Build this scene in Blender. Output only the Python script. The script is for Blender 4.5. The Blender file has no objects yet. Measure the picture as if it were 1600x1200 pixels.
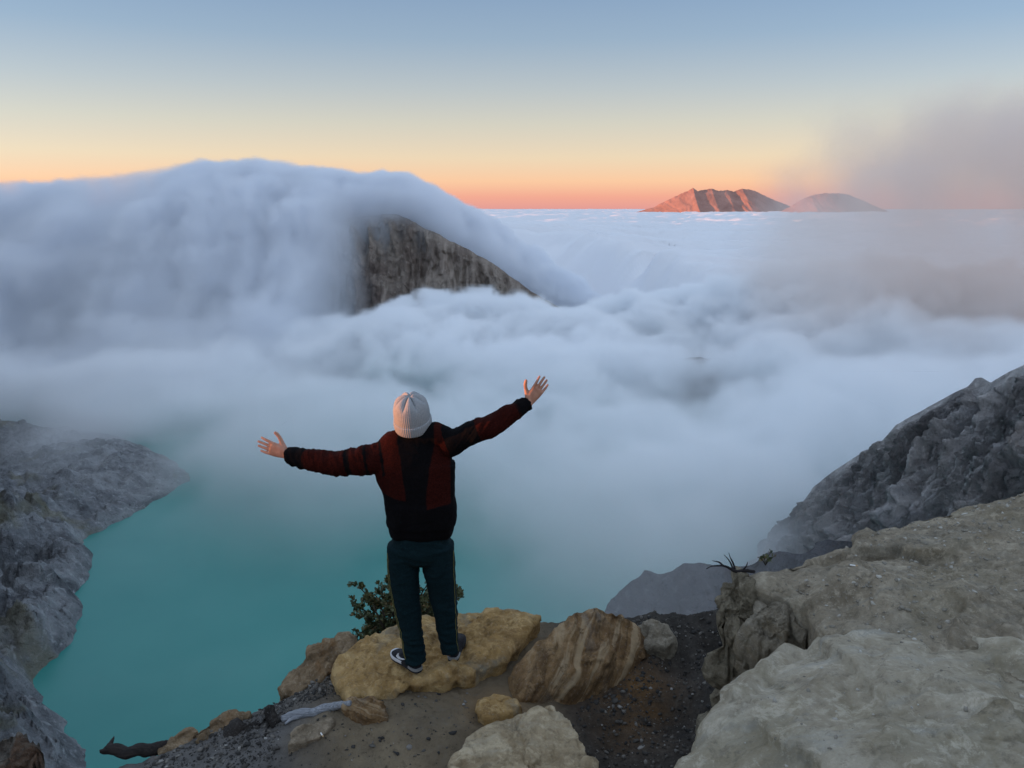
import bpy, bmesh, math, random
import numpy as np
from mathutils import Vector, Matrix

S = bpy.context.scene
COL = S.collection
R = math.radians

# ------------------------------------------------------------------ camera
CAM_Z, PITCH, F_PX = 2.85, R(12.8), 1208.0
cam = bpy.data.cameras.new('camera')
cam_ob = bpy.data.objects.new('camera', cam)
COL.objects.link(cam_ob)
S.camera = cam_ob
cam_ob.location = (0, 0, CAM_Z)
cam_ob.rotation_euler = (R(90) - PITCH, 0, 0)
cam.sensor_width = 36
cam.lens = 36 * F_PX / 1600
cam.clip_start = 0.05
cam.clip_end = 200000

# ------------------------------------------------------------------ sky and sun
SUN_ELEV = R(2.0)
SUN_DIR = Vector((-math.cos(SUN_ELEV) * 0.9928, -math.cos(SUN_ELEV) * 0.12, math.sin(SUN_ELEV)))   # towards the sun
w = bpy.data.worlds.new('World')
S.world = w
w.use_nodes = True
nt = w.node_tree
sky = nt.nodes.new('ShaderNodeTexSky')
sky.sky_type = 'NISHITA'
sky.sun_disc = False
sky.sun_elevation = SUN_ELEV
sky.sun_rotation = math.atan2(SUN_DIR.x, SUN_DIR.y)
sky.altitude = 2300
sky.dust_density = 1.5
sky.ozone_density = 3
bg = nt.nodes['Background']
bg.inputs['Strength'].default_value = 0.1
tc = nt.nodes.new('ShaderNodeTexCoord')
sx = nt.nodes.new('ShaderNodeSeparateXYZ')
nt.links.new(tc.outputs['Generated'], sx.inputs[0])
asn = nt.nodes.new('ShaderNodeMath'); asn.operation = 'ARCSINE'
nt.links.new(sx.outputs['Z'], asn.inputs[0])
mr = nt.nodes.new('ShaderNodeMapRange')            # elevation -5 .. 90 degrees -> 0 .. 1, square root packs the low sky
mr.inputs['From Min'].default_value = R(-5); mr.inputs['From Max'].default_value = R(90)
nt.links.new(asn.outputs[0], mr.inputs['Value'])
pw = nt.nodes.new('ShaderNodeMath'); pw.operation = 'POWER'; pw.inputs[1].default_value = 0.5
nt.links.new(mr.outputs[0], pw.inputs[0])
rp = nt.nodes.new('ShaderNodeValToRGB')
def lin(c):
    return tuple((v / 255 / 12.92 if v / 255 <= 0.04045 else ((v / 255 + 0.055) / 1.055) ** 2.4) for v in c)
SKY = [(-5, (70, 76, 92)), (-1.5, (110, 94, 100)), (0.0, (171, 107, 116)), (0.8, (185, 112, 106)), (1.9, (195, 142, 110)), (3.5, (186, 155, 120)), (5.8, (167, 151, 124)), (8.1, (146, 141, 129)), (11.2, (119, 126, 130)), (14.2, (105, 116, 128)), (24, (150, 168, 190)), (45, (186, 198, 212)), (90, (205, 214, 226))]
el = rp.color_ramp.elements
while len(el) > 1:
    el.remove(el[0])
for i, (deg, c) in enumerate(SKY):
    e = el[0] if i == 0 else el.new(math.sqrt((deg + 5) / 95))
    e.color = (*lin(c), 1)
nt.links.new(pw.outputs[0], rp.inputs[0])
sc1 = nt.nodes.new('ShaderNodeVectorMath'); sc1.operation = 'SCALE'; sc1.inputs['Scale'].default_value = 10.0
nt.links.new(rp.outputs[0], sc1.inputs[0])
sc2 = nt.nodes.new('ShaderNodeVectorMath'); sc2.operation = 'SCALE'; sc2.inputs['Scale'].default_value = 1.2
nt.links.new(sky.outputs[0], sc2.inputs[0])
ad = nt.nodes.new('ShaderNodeVectorMath'); ad.operation = 'ADD'
nt.links.new(sc1.outputs[0], ad.inputs[0]); nt.links.new(sc2.outputs[0], ad.inputs[1])
nt.links.new(ad.outputs[0], bg.inputs['Color'])

sun = bpy.data.lights.new('sun', 'SUN')
sun_ob = bpy.data.objects.new('sun', sun)
COL.objects.link(sun_ob)
sun.energy = 5.0
sun.angle = R(0.5)
sun.color = (1.0, 0.35, 0.12)
sun_ob.rotation_euler = (-SUN_DIR).to_track_quat('-Z', 'Y').to_euler()
sun_ob.location = (-50, 0, 60)

S.view_settings.view_transform = 'Standard'
S.view_settings.look = 'None'
S.view_settings.exposure = 0.6
S.view_settings.gamma = 1
S.view_settings.use_curve_mapping = False
S.render.engine = 'CYCLES'
S.cycles.max_bounces = 24
S.cycles.diffuse_bounces = 3
S.cycles.glossy_bounces = 2
S.cycles.transparent_max_bounces = 12
S.cycles.volume_bounces = 20
S.cycles.volume_max_steps = 512
S.cycles.caustics_reflective = False
S.cycles.caustics_refractive = False
S.cycles.use_denoising = True

# ------------------------------------------------------------------ helpers: pixels, noise, meshes, materials
CP, SP = math.cos(PITCH), math.sin(PITCH)
CAM = np.array([0, 0, CAM_Z])
def ray(px, py):
    """direction through a pixel of the 1600 x 1200 photograph"""
    u, v = (px - 800) / F_PX, (600 - py) / F_PX
    return np.array([u, CP + SP * v, -SP + CP * v])
def at_z(px, py, z):
    d = ray(px, py)
    return CAM + d * ((z - CAM_Z) / d[2])
def at_y(px, py, y):
    d = ray(px, py)
    return CAM + d * (y / d[1])

def _hash(i, j, k, seed):
    h = (i.astype(np.int64) * 374761393 + j.astype(np.int64) * 668265263 + k.astype(np.int64) * 2147483647 + seed * 974634777) & 0xFFFFFFFF
    h = ((h ^ (h >> 13)) * 1274126177) & 0xFFFFFFFF
    return (h ^ (h >> 16)) & 0xFFFFFFFF
_G = np.random.default_rng(3).normal(size=(256, 3)); _G /= np.linalg.norm(_G, axis=1)[:, None]
def perlin(p, seed=0):
    p = np.asarray(p, float)
    f = np.floor(p); q = p - f; f = f.astype(np.int64)
    t = q * q * q * (q * (q * 6 - 15) + 10)
    out = 0
    for a in (0, 1):
        wa = t[:, 0] if a else 1 - t[:, 0]
        for b in (0, 1):
            wb = t[:, 1] if b else 1 - t[:, 1]
            for c in (0, 1):
                wc = t[:, 2] if c else 1 - t[:, 2]
                g = _G[_hash(f[:, 0] + a, f[:, 1] + b, f[:, 2] + c, seed) & 255]
                out = out + wa * wb * wc * (g[:, 0] * (q[:, 0] - a) + g[:, 1] * (q[:, 1] - b) + g[:, 2] * (q[:, 2] - c))
    return out * 1.6
def fbm(p, octaves=5, seed=0, gain=0.5, lac=2.03):
    p = np.asarray(p, float); s, a, n = 0, 1.0, 0
    for o in range(octaves):
        s = s + a * perlin(p, seed + o * 7); n += a; a *= gain; p = p * lac + 3.7
    return s / n
def ridged(p, octaves=5, seed=0, gain=0.5, lac=2.07):
    p = np.asarray(p, float); s, a, n, wgt = 0, 1.0, 0, 1.0
    for o in range(octaves):
        r = (1 - np.abs(perlin(p, seed + o * 7))) ** 2 * wgt
        wgt = np.clip(r * 1.6, 0, 1); s = s + a * r; n += a; a *= gain; p = p * lac + 5.1
    return s / n
def sstep(a, b, x):
    t = np.clip((x - a) / (b - a), 0, 1)
    return t * t * (3 - 2 * t)

def cellular(p, seed=0):
    """nearest and second nearest feature point distance, and an id value per cell: cracked rock"""
    p = np.asarray(p, float); f = np.floor(p).astype(np.int64); q = p - f
    d1 = np.full(len(p), 9.0); d2 = d1.copy(); idv = np.zeros(len(p))
    for a in (-1, 0, 1):
        for b in (-1, 0, 1):
            for c in (-1, 0, 1):
                h = _hash(f[:, 0] + a, f[:, 1] + b, f[:, 2] + c, seed)
                o = np.stack([(h & 1023) / 1023, ((h >> 10) & 1023) / 1023, ((h >> 20) & 1023) / 1023], 1)
                d = np.sqrt((((np.array([a, b, c]) + o) - q) ** 2).sum(1))
                near = d < d1
                d2 = np.where(near, d1, np.minimum(d2, d)); idv = np.where(near, ((h >> 5) & 1023) / 1023, idv); d1 = np.where(near, d, d1)
    return d1, d2, idv

def facets(p, seed=0):
    """each cell of a cracked block gets its own tilted plane: angular broken faces"""
    p = np.asarray(p, float); f = np.floor(p).astype(np.int64); q = p - f
    d1 = np.full(len(p), 9.0); v = np.zeros((len(p), 3)); idh = np.zeros(len(p), np.int64)
    for a in (-1, 0, 1):
        for b in (-1, 0, 1):
            for c in (-1, 0, 1):
                h = _hash(f[:, 0] + a, f[:, 1] + b, f[:, 2] + c, seed)
                o = np.stack([(h & 1023) / 1023, ((h >> 10) & 1023) / 1023, ((h >> 20) & 1023) / 1023], 1)
                w_ = q - (np.array([a, b, c]) + o); d = (w_ ** 2).sum(1); k = d < d1
                d1 = np.where(k, d, d1); v[k] = w_[k]; idh = np.where(k, h, idh)
    g = _G[(idh >> 3) & 255]
    return (v * g).sum(1) + 0.35 * (((idh >> 11) & 255) / 255 - 0.5)

def link(name, me, mat=None, parent=None, smooth=True):
    ob = bpy.data.objects.new(name, me)
    COL.objects.link(ob)
    if mat is not None:
        me.materials.append(mat)
    if parent is not None:
        ob.parent = parent
    if smooth and len(me.polygons):
        me.polygons.foreach_set('use_smooth', np.ones(len(me.polygons), bool))
    return ob
def mesh_np(name, V, Fq):
    """mesh from numpy vertices and quads (or triangles)"""
    me = bpy.data.meshes.new(name)
    V = np.asarray(V, np.float32); Fq = np.asarray(Fq, np.int32)
    n = Fq.shape[1]
    me.vertices.add(len(V)); me.vertices.foreach_set('co', V.ravel())
    me.loops.add(Fq.size); me.loops.foreach_set('vertex_index', Fq.ravel())
    me.polygons.add(len(Fq)); me.polygons.foreach_set('loop_start', np.arange(0, Fq.size, n, dtype=np.int32))
    me.update(calc_edges=True)
    return me
def grid_faces(nu, nv, wrap_u=False):
    i = np.arange(nu if wrap_u else nu - 1)[:, None]; j = np.arange(nv - 1)[None, :]
    i2 = (i + 1) % nu
    return np.stack([i * nv + j, i2 * nv + j, i2 * nv + j + 1, i * nv + j + 1], -1).reshape(-1, 4)
def tag(o, label=None, cat=None, group=None, kind=None):
    for k, v in (('label', label), ('category', cat), ('group', group), ('kind', kind)):
        if v: o[k] = v
    return o
def empty(name, loc=(0, 0, 0), rot=(0, 0, 0)):
    o = bpy.data.objects.new(name, None)
    COL.objects.link(o); o.location = loc; o.rotation_euler = rot
    o.empty_display_size = 0.1
    return o
def resample(P, n):
    P = np.asarray(P, float); d = np.r_[0, np.cumsum(np.linalg.norm(np.diff(P, axis=0), axis=1))]
    s = np.linspace(0, d[-1], n)
    return np.stack([np.interp(s, d, P[:, k]) for k in range(P.shape[1])], 1)

class NT:
    """small wrapper for building material node trees"""
    def __init__(self, name):
        self.m = bpy.data.materials.new(name); self.m.use_nodes = True
        self.t = self.m.node_tree; self.N = self.t.nodes
        self.p = self.N['Principled BSDF']; self.out = self.N['Material Output']
        self.tc = None
    def n(self, typ, **kw):
        x = self.N.new(typ)
        for k, v in kw.items():
            if hasattr(x, k): setattr(x, k, v)
        return x
    def l(self, a, b): self.t.links.new(a, b)
    def coord(self, scale=(1, 1, 1), rot=(0, 0, 0), kind='Object'):
        if self.tc is None: self.tc = self.n('ShaderNodeTexCoord')
        mp = self.n('ShaderNodeMapping'); mp.inputs['Scale'].default_value = scale; mp.inputs['Rotation'].default_value = rot
        self.l(self.tc.outputs[kind], mp.inputs[0]); return mp.outputs[0]
    def noise(self, co, scale, detail=5, rough=0.55, dist=0.0, kind='FBM'):
        x = self.n('ShaderNodeTexNoise'); x.noise_type = kind
        x.inputs['Scale'].default_value = scale; x.inputs['Detail'].default_value = detail
        x.inputs['Roughness'].default_value = rough; x.inputs['Distortion'].default_value = dist
        self.l(co, x.inputs['Vector']); return x.outputs[0]
    def vor(self, co, scale, feature='F1', out='Distance'):
        x = self.n('ShaderNodeTexVoronoi'); x.feature = feature; x.inputs['Scale'].default_value = scale
        self.l(co, x.inputs['Vector']); return x.outputs[out]
    def ramp(self, fac, stops):
        x = self.n('ShaderNodeValToRGB'); e = x.color_ramp.elements
        e[0].position, e[1].position = stops[0][0], stops[-1][0]
        e[0].color, e[1].color = (*stops[0][1], 1), (*stops[-1][1], 1)
        for p, c in stops[1:-1]:
            k = e.new(p); k.color = (*c, 1)
        self.l(fac, x.inputs[0]); return x.outputs[0]
    def step(self, fac, a, b, lo=0.0, hi=1.0):
        x = self.n('ShaderNodeMapRange'); x.interpolation_type = 'SMOOTHSTEP'
        for k, v in (('From Min', a), ('From Max', b), ('To Min', lo), ('To Max', hi)): x.inputs[k].default_value = v
        self.l(fac, x.inputs['Value']); return x.outputs[0]
    def math(self, op, a, b=None):
        x = self.n('ShaderNodeMath'); x.operation = op
        for i, v in enumerate((a, b)):
            if v is None: continue
            if isinstance(v, (int, float)): x.inputs[i].default_value = v
            else: self.l(v, x.inputs[i])
        return x.outputs[0]
    def mix(self, fac, a, b, mode='MIX'):
        x = self.n('ShaderNodeMix'); x.data_type = 'RGBA'; x.blend_type = mode
        for k, v in ((0, fac), (6, a), (7, b)):
            if isinstance(v, (int, float)): x.inputs[k].default_value = v
            elif isinstance(v, tuple): x.inputs[k].default_value = (*v, 1)
            else: self.l(v, x.inputs[k])
        return x.outputs[2]
    def bump(self, h, strength=0.5, dist=0.02, normal=None):
        x = self.n('ShaderNodeBump'); x.inputs['Strength'].default_value = strength; x.inputs['Distance'].default_value = dist
        self.l(h, x.inputs['Height'])
        if normal is not None: self.l(normal, x.inputs['Normal'])
        return x.outputs[0]
    def attr(self, name, out='Fac'):
        x = self.n('ShaderNodeAttribute'); x.attribute_name = name; return x.outputs[out]
    def geo_z(self, out='Normal'):
        g = self.n('ShaderNodeNewGeometry'); s = self.n('ShaderNodeSeparateXYZ'); self.l(g.outputs[out], s.inputs[0]); return s.outputs['Z']
    def done(self, col=None, rough=0.9, normal=None, spec=0.3):
        if col is not None:
            if isinstance(col, tuple): self.p.inputs['Base Color'].default_value = (*col, 1)
            else: self.l(col, self.p.inputs['Base Color'])
        if isinstance(rough, (int, float)): self.p.inputs['Roughness'].default_value = rough
        else: self.l(rough, self.p.inputs['Roughness'])
        self.p.inputs['Specular IOR Level'].default_value = spec
        if normal is not None: self.l(normal, self.p.inputs['Normal'])
        return self.m
# ------------------------------------------------------------------ lake
LAKE_Z = -180.0
m = NT('turquoise_water')
c = m.coord()
n1 = m.noise(c, 0.012, 4, 0.6)
col = m.ramp(n1, [(0.3, (0.028, 0.225, 0.200)), (0.7, (0.045, 0.262, 0.230))])
bp = m.bump(m.noise(m.coord((1, 2, 1)), 0.9, 4, 0.6), 0.15, 0.05)
m.done(col, 0.35, bp, 0.25)
lake = link('lake', mesh_np('lake', [(-1500, -100, LAKE_Z), (1500, -100, LAKE_Z), (1500, 1400, LAKE_Z), (-1500, 1400, LAKE_Z)], [(0, 1, 2, 3)]), m.m, smooth=False)
tag(lake, 'milky turquoise crater lake fading into mist', 'lake', kind='structure')

# ------------------------------------------------------------------ rock of the crater walls
def crater_rock(name, scale, pale, dark, ochre, ochre_amt, rib=None):
    m = NT(name)
    c = m.coord()
    n1 = m.noise(c, 0.05 * scale, 8, 0.62, 0.6)
    n2 = m.noise(c, 0.25 * scale, 8, 0.68, 0.3)
    col = m.ramp(n1, [(0.28, dark), (0.46, tuple((a + b) / 2 for a, b in zip(pale, dark))), (0.64, pale)])
    col = m.mix(m.step(n2, 0.52, 0.72, 0, 0.8), col, tuple(min(1, v * 1.5) for v in pale))
    col = m.mix(m.step(n2, 0.44, 0.28, 0, 0.85), col, tuple(v * 0.5 for v in dark))
    n3 = m.noise(c, 0.022 * scale, 4, 0.55, 1.0)
    col = m.mix(m.step(n3, 0.54, 0.66, 0, ochre_amt), col, ochre)
    if rib is not None:
        n4 = m.noise(m.attr('flow', 'Vector'), 1.0, 7, 0.62, 0.5)
        col = m.mix(m.step(n4, 0.50, 0.68, 0, 0.5), col, tuple(v * 0.5 for v in dark))
        col = m.mix(m.step(n4, 0.46, 0.34, 0, 0.6), col, tuple(min(1, v * 1.35) for v in pale))
    hh = m.noise(c, 0.35 * scale, 9, 0.72)
    cr = m.vor(m.coord((1, 1, 0.6)), 0.28 * scale, 'DISTANCE_TO_EDGE')
    b1 = m.bump(hh, 1.0, 3.2 / scale)
    b2 = m.bump(m.step(cr, 0.0, 0.12), 0.35, 0.9 / scale, b1)
    return m.done(col, 0.95, b2, 0.15)

# left shore: a hummocky headland, built on a grid from its shoreline
shore_px = [(300, 748), (262, 770), (215, 800), (165, 825), (133, 838), (130, 852), (147, 875), (140, 897), (114, 930), (128, 955), (116, 990), (95, 1022), (58, 1055),
            (44, 1076), (68, 1087), (58, 1108), (100, 1122), (94, 1142), (136, 1166), (139, 1235), (160, 1300), (190, 1400)]
back_px = [(298, 744), (285, 733), (268, 718), (230, 700), (190, 686), (120, 668), (0, 640), (-200, 620)]
shore = np.array([at_z(x, y, LAKE_Z)[:2] for x, y in reversed(back_px)] + [at_z(x, y, LAKE_Z)[:2] for x, y in shore_px])
def poly_dist(P, line):
    """distance to a polyline, and the side (positive to the right of its direction)"""
    best = np.full(len(P), 1e9); side = np.zeros(len(P))
    for a, b in zip(line[:-1], line[1:]):
        ab = b - a; t = np.clip(((P - a) @ ab) / max(ab @ ab, 1e-9), 0, 1)
        d = P - (a + t[:, None] * ab); dd = np.hypot(d[:, 0], d[:, 1])
        cr = ab[0] * (P[:, 1] - a[1]) - ab[1] * (P[:, 0] - a[0])
        k = dd < best
        best = np.where(k, dd, best); side = np.where(k, -cr, side)
    return best, side
gx = np.arange(-470, -118, 0.75); gy = np.arange(170, 620, 0.75)
X, Y = np.meshgrid(gx, gy, indexing='ij')
P2 = np.stack([X.ravel(), Y.ravel()], 1)
wob = np.stack([fbm(np.c_[P2 / 17, 0 * P2[:, :1]], 4, 5), fbm(np.c_[P2 / 17, 0 * P2[:, :1] + 9], 4, 6)], 1) * 5
dd, side = poly_dist(P2 + wob, resample(shore, 140))
sd = np.where(side > 0, dd, -dd)             # inland positive
P3 = np.c_[P2, np.zeros(len(P2))]
big = ridged(P3 / 95 + 2.3, 4, 11)
mid = ridged(P3 / 34 + 1.1, 5, 21)
fine = ridged(P3 / 11, 4, 31)
d1, d2, idv = cellular(P3 / 26 + fbm(P3 / 20, 3, 8)[:, None] * 0.5, 4)
blk = np.clip((d2 - d1) * 2.2, 0, 1)
inl = np.clip(sd, 0, None)
rise = 15 * (1 - np.exp(-inl / 9)) + 0.13 * inl + np.clip(inl - 90, 0, None) * 0.12
fc = facets(P3 / 17 + fbm(P3 / 15, 3, 9)[:, None] * 0.4, 15); fc2 = facets(P3 / 6.5 + fbm(P3 / 7, 3, 10)[:, None] * 0.4, 16)
h = rise + sstep(0, 32, inl) * (26 * (big - 0.5) + 15 * (mid - 0.45) + 9 * (blk - 0.5) + 8 * (idv - 0.5)) + sstep(0, 12, inl) * (4.5 * (fine - 0.45) + 4.5 * fc + 2.4 * fc2)
h = h * (1 - 0.62 * sstep(370, 480, P2[:, 1]))
h = np.where(sd > 0, np.maximum(h, 0.15 + 0.06 * inl), np.maximum(-30, sd * 1.2))
lump = np.exp(-(((P2 - np.array([-255, 520])) / np.array([75, 45])) ** 2).sum(1)) * 6
h = h + np.where(sd > 0, lump * sstep(0, 40, inl), 0)
rockL = crater_rock('blue_grey_crater_rock', 1.0, (0.36, 0.37, 0.38), (0.075, 0.08, 0.09), (0.22, 0.20, 0.105), 0.5)
ob = link('rocky_shore', mesh_np('rocky_shore', np.c_[P2, LAKE_Z + h], grid_faces(len(gx), len(gy))), rockL)
tag(ob, 'blue grey furrowed rock shore along the left side of the lake', 'shore', kind='structure')

def wall_from_ridge(name, ridge, front, back, drop_f, drop_b, nu, nv, fn, mat, label, cat, flow=(0.06, 0.012)):
    """a rock wall: a ridge line in space, its near face falling along FRONT, its far face along BACK"""
    Rg = np.asarray(ridge, float) if nu is None else resample(ridge, nu)
    nu = len(Rg)
    t = np.concatenate([-np.linspace(1, 0, nv // 4, endpoint=False) ** 1.5, np.linspace(0, 1, nv - nv // 4) ** 1.25])
    V = []
    for k in t:
        d = np.array(front) * drop_f * k if k >= 0 else np.array(back) * drop_b * -k
        V.append(Rg + d)
    V = np.stack(V, 1).reshape(-1, 3)
    tt = np.tile(t, nu); uu = np.repeat(np.linspace(0, 1, nu), len(t))
    V = fn(V, uu, tt)
    ob = link(name, mesh_np(name, V, grid_faces(nu, len(t))), mat)
    L = np.r_[0, np.cumsum(np.linalg.norm(np.diff(Rg, axis=0), axis=1))]
    fl = np.stack([np.repeat(L, len(t)) * flow[0], tt * drop_f * flow[1], 0 * tt], 1).astype(np.float32)      # along the crest and down the fall line
    ob.data.attributes.new('flow', 'FLOAT_VECTOR', 'POINT').data.foreach_set('vector', fl.ravel())
    tag(ob, label, cat, kind='structure')
    return ob

# right spur, falling to the lake
sp_px = [(1222, 872, 425), (1236, 838, 420), (1240, 805, 413), (1272, 760, 402), (1300, 738, 394), (1340, 712, 382), (1378, 690, 371), (1400, 664, 364), (1450, 636, 350), (1495, 612, 338), (1512, 604, 332), (1524, 591, 329), (1534, 590, 327),
         (1548, 598, 323), (1575, 582, 315), (1600, 570, 308), (1680, 540, 285), (1780, 500, 262), (1900, 460, 240)]
ridge = [CAM + ray(x, y) * t for x, y, t in sp_px]
def spur_fn(V, u, t):
    d1, d2, idv = cellular(V / np.array([30, 30, 38]) + fbm(V / 26, 3, 3)[:, None] * 0.6, 14)
    big = ridged(V / np.array([70, 70, 95]), 4, 41) - 0.5
    mid = ridged(V / 26, 5, 43) - 0.45
    fine = ridged(V / 8, 4, 47) - 0.45
    k = sstep(0.0, 0.12, np.abs(t))
    us = u + 0.13 * t
    g1 = ridged(np.c_[us * 10 + fbm(V / 45, 3, 6) * 0.7, t * 1.6, 0 * u], 5, 48) - 0.5; g2 = ridged(np.c_[us * 30 + fbm(V / 25, 3, 7) * 0.9, t * 4.5, 0 * u + 3], 4, 49) - 0.5; g3 = ridged(np.c_[us * 85 + fbm(V / 12, 3, 8) * 0.9, t * 12, 0 * u + 5], 4, 50) - 0.5
    disp = k * (9 * big + 3.5 * mid + 3 * (idv - 0.5) + 24 * g1 + 11 * g2 + 5 * g3) + (0.3 + 0.7 * k) * 2.0 * fine
    disp = disp + k * (5 * facets(V / np.array([22, 22, 30]) + fbm(V / 20, 3, 4)[:, None] * 0.4, 24) + 2.6 * facets(V / 8 + fbm(V / 9, 3, 5)[:, None] * 0.4, 25))
    V = V.copy(); nrm = np.array([-0.8, -0.35, 0.45])
    V += nrm * disp[:, None]
    return V
rockR = crater_rock('pale_grey_crater_rock', 0.9, (0.52, 0.49, 0.47), (0.15, 0.14, 0.14), (0.38, 0.38, 0.39), 0.6, rib='flow')
wall_from_ridge('crater_spur', ridge, (-0.66, -0.28, -1.0), (0.6, 0.4, -1.0), 150, 120, 420, 330, spur_fn, rockR, 'pale grey crater wall running down to the lake at right', 'cliff')

# low dark spur in the mist below the ledge
lo_px = [(930, 990, 150), (950, 950, 150), (968, 925, 150), (985, 906, 151), (1020, 896, 152), (1048, 890, 150), (1068, 884, 148), (1108, 885, 146), (1140, 890, 142), (1200, 868, 138), (1260, 860, 130), (1400, 850, 120)]
ridge = [CAM + ray(x, y) * t for x, y, t in lo_px]
def low_fn(V, u, t):
    V = V.copy(); V[:, 2] += (fbm(V / 30, 5, 53)) * 4
    V[:, 1] += (ridged(V / 14, 4, 57) - 0.5) * 6
    return V
rockD = crater_rock('dark_crater_rock', 2.0, (0.15, 0.15, 0.16), (0.06, 0.06, 0.066), (0.09, 0.085, 0.08), 0.3)
wall_from_ridge('crater_slope', ridge, (0, -0.55, -1.0), (0, 0.8, -1.0), 70, 60, 160, 90, low_fn, rockD, 'dark rocky slope half lost in mist below the ledge', 'slope')

# far rim: the peak that stands out of the cloud
pk_px = [(300, 350, 1010), (420, 345, 1005), (520, 345, 1000), (560, 338, 995), (600, 333, 990), (622, 335, 985), (640, 343, 982), (662, 356, 978), (700, 373, 972), (735, 391, 966), (770, 411, 960), (806, 437, 953), (860, 474, 945), (950, 520, 930), (1040, 560, 915)]
ridge = [CAM + ray(x, y) * t for x, y, t in pk_px]
def peak_fn(V, u, t):
    V = V.copy()
    flute = ridged(np.c_[V[:, 0] / 26 + V[:, 2] / 160 + fbm(V / 60, 3, 2) * 0.5, V[:, 2] / 150, 0 * u], 4, 61) - 0.5
    flute2 = ridged(np.c_[V[:, 0] / 8 + V[:, 2] / 70, V[:, 2] / 46, 0 * u + 4], 4, 63) - 0.5
    big = fbm(V / 90, 4, 65)
    k = sstep(0, 0.1, np.abs(t))
    V[:, 1] -= k * (34 * flute + 11 * flute2 + 26 * big + 5 * (ridged(V / 12, 4, 67) - 0.5))
    V[:, 2] += (0.25 + k) * (ridged(V / 14, 4, 69) - 0.5) * 5 + (1 - k) * fbm(V / 30, 3, 71) * 4
    return V
rockP = crater_rock('brown_crater_rock', 0.33, (0.46, 0.385, 0.32), (0.20, 0.15, 0.125), (0.20, 0.135, 0.11), 0.6, rib='flow')
wall_from_ridge('crater_rim', ridge, (0.0, -0.62, -1.0), (0.0, 1.1, -1.0), 175, 140, 420, 220, peak_fn, rockP, 'brown fluted peak of the far crater rim rising out of cloud', 'peak')

# a knoll that just shows through the mist at right
hl_px = [(960, 612, 700), (1010, 582, 690), (1048, 562, 690), (1085, 556, 690), (1130, 562, 690), (1190, 590, 690), (1260, 622, 700)]
ridge = [CAM + ray(x, y) * t for x, y, t in hl_px]
wall_from_ridge('hill', ridge, (0, -0.9, -1), (0, 0.9, -1), 70, 70, 120, 80, lambda V, u, t: V + np.c_[0 * u, (ridged(V / 22, 4, 73) - 0.5) * 14, (fbm(V / 30, 4, 75)) * 6], rockP, 'dark knoll just showing through the mist at right', 'hill')

# unseen ridge added at left, its heights shaped to block the low sun
shade_ridge = []
for y in np.r_[np.linspace(-60, 30, 46), np.linspace(34, 4200, 120)]:
    x = -36 - 0.92 * max(0, y - 6)
    hgt = np.interp(y, [-60, 13, 30, 60, 330, 430, 520, 800, 1500, 1900, 4200], [2.70, 2.70, 5, 10, 16, 60, 150, 165, 165, 140, 80])
    shade_ridge.append((x, y, hgt))
def left_fn(V, u, t):
    V = V.copy()
    k = sstep(80, 200, V[:, 1])
    V[:, 2] += k * (ridged(V / 60, 4, 81) - 0.5) * 16
    return V
wall_from_ridge('ridge', shade_ridge, (0.15, 0, -1.0), (-1.3, 0, -1.0), 520, 520, None, 40, left_fn, rockP, 'long unseen ridge added at left to shade the crater', 'ridge')
# ------------------------------------------------------------------ far mountains
def mountain(name, prof_px, dist, label, seed, mat, lean):
    """a massif from its skyline: ridges run down both sides from the crest"""
    pr = np.array([at_y(x + 4, y - 1, dist) for x, y in prof_px])
    nu, nv = 260, 120
    cr = resample(pr, nu)
    base = -260.0
    V = []
    for k in np.linspace(-1, 1, nv):
        a = abs(k)
        z = base + (cr[:, 2] - base) * (1 - a) ** 1.35
        off = (cr[:, 2] - base) * 2.0 * a * (1 if k > 0 else -1)
        mid = cr[:, 0].mean()
        V.append(np.stack([cr[:, 0] + (cr[:, 0] - mid) * 0.06 * a, cr[:, 1] + off, z], 1))
    V = np.stack(V, 1).reshape(-1, 3)
    k = np.tile(np.linspace(-1, 1, nv), nu)
    q = V / 420.0
    rdg = ridged(np.c_[q[:, 0] * 1.7 + k * lean + 0.5 * fbm(q * 1.1, 3, seed + 8), q[:, 1] * 0.25, 0 * k], 5, seed) - 0.5
    amp = np.sin(np.clip(np.abs(k), 0, 1) * math.pi) ** 0.6
    V[:, 2] += amp * rdg * 62 * np.clip((V[:, 2] - base) / 600, 0.15, 1)
    V[:, 2] += (1 - amp) * fbm(q * 9, 3, seed + 5) * 14
    ob = link(name, mesh_np(name, V, grid_faces(nu, nv)), mat)
    tag(ob, label, 'mountain', 'volcanoes on the horizon', kind='structure')
    return ob
m = NT('volcano_slope')
c = m.coord()
n = m.noise(c, 0.004, 8, 0.65, 0.5)
m.done(m.ramp(n, [(0.3, (0.30, 0.165, 0.135)), (0.7, (0.48, 0.28, 0.23))]), 0.95, m.bump(n, 0.4, 30), 0.1)
mt_far = m.m
mountain('mountain', [(985, 334), (1018, 324), (1050, 308), (1072, 298), (1079, 294), (1086, 299), (1098, 297), (1108, 295), (1118, 299), (1132, 297), (1142, 300), (1156, 295), (1170, 297), (1186, 304), (1205, 313), (1228, 322), (1262, 336)], 12000,
         'broad volcano on the horizon with its jagged top lit red', 90, mt_far, 1.2)
mountain('mountain', [(1195, 342), (1228, 325), (1246, 314), (1262, 306), (1280, 303), (1305, 302), (1322, 305), (1345, 314), (1366, 324), (1390, 334), (1420, 345)], 10500,
         'smaller rounded volcano veiled by smoke on the horizon', 95, mt_far, 1.2)

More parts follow.
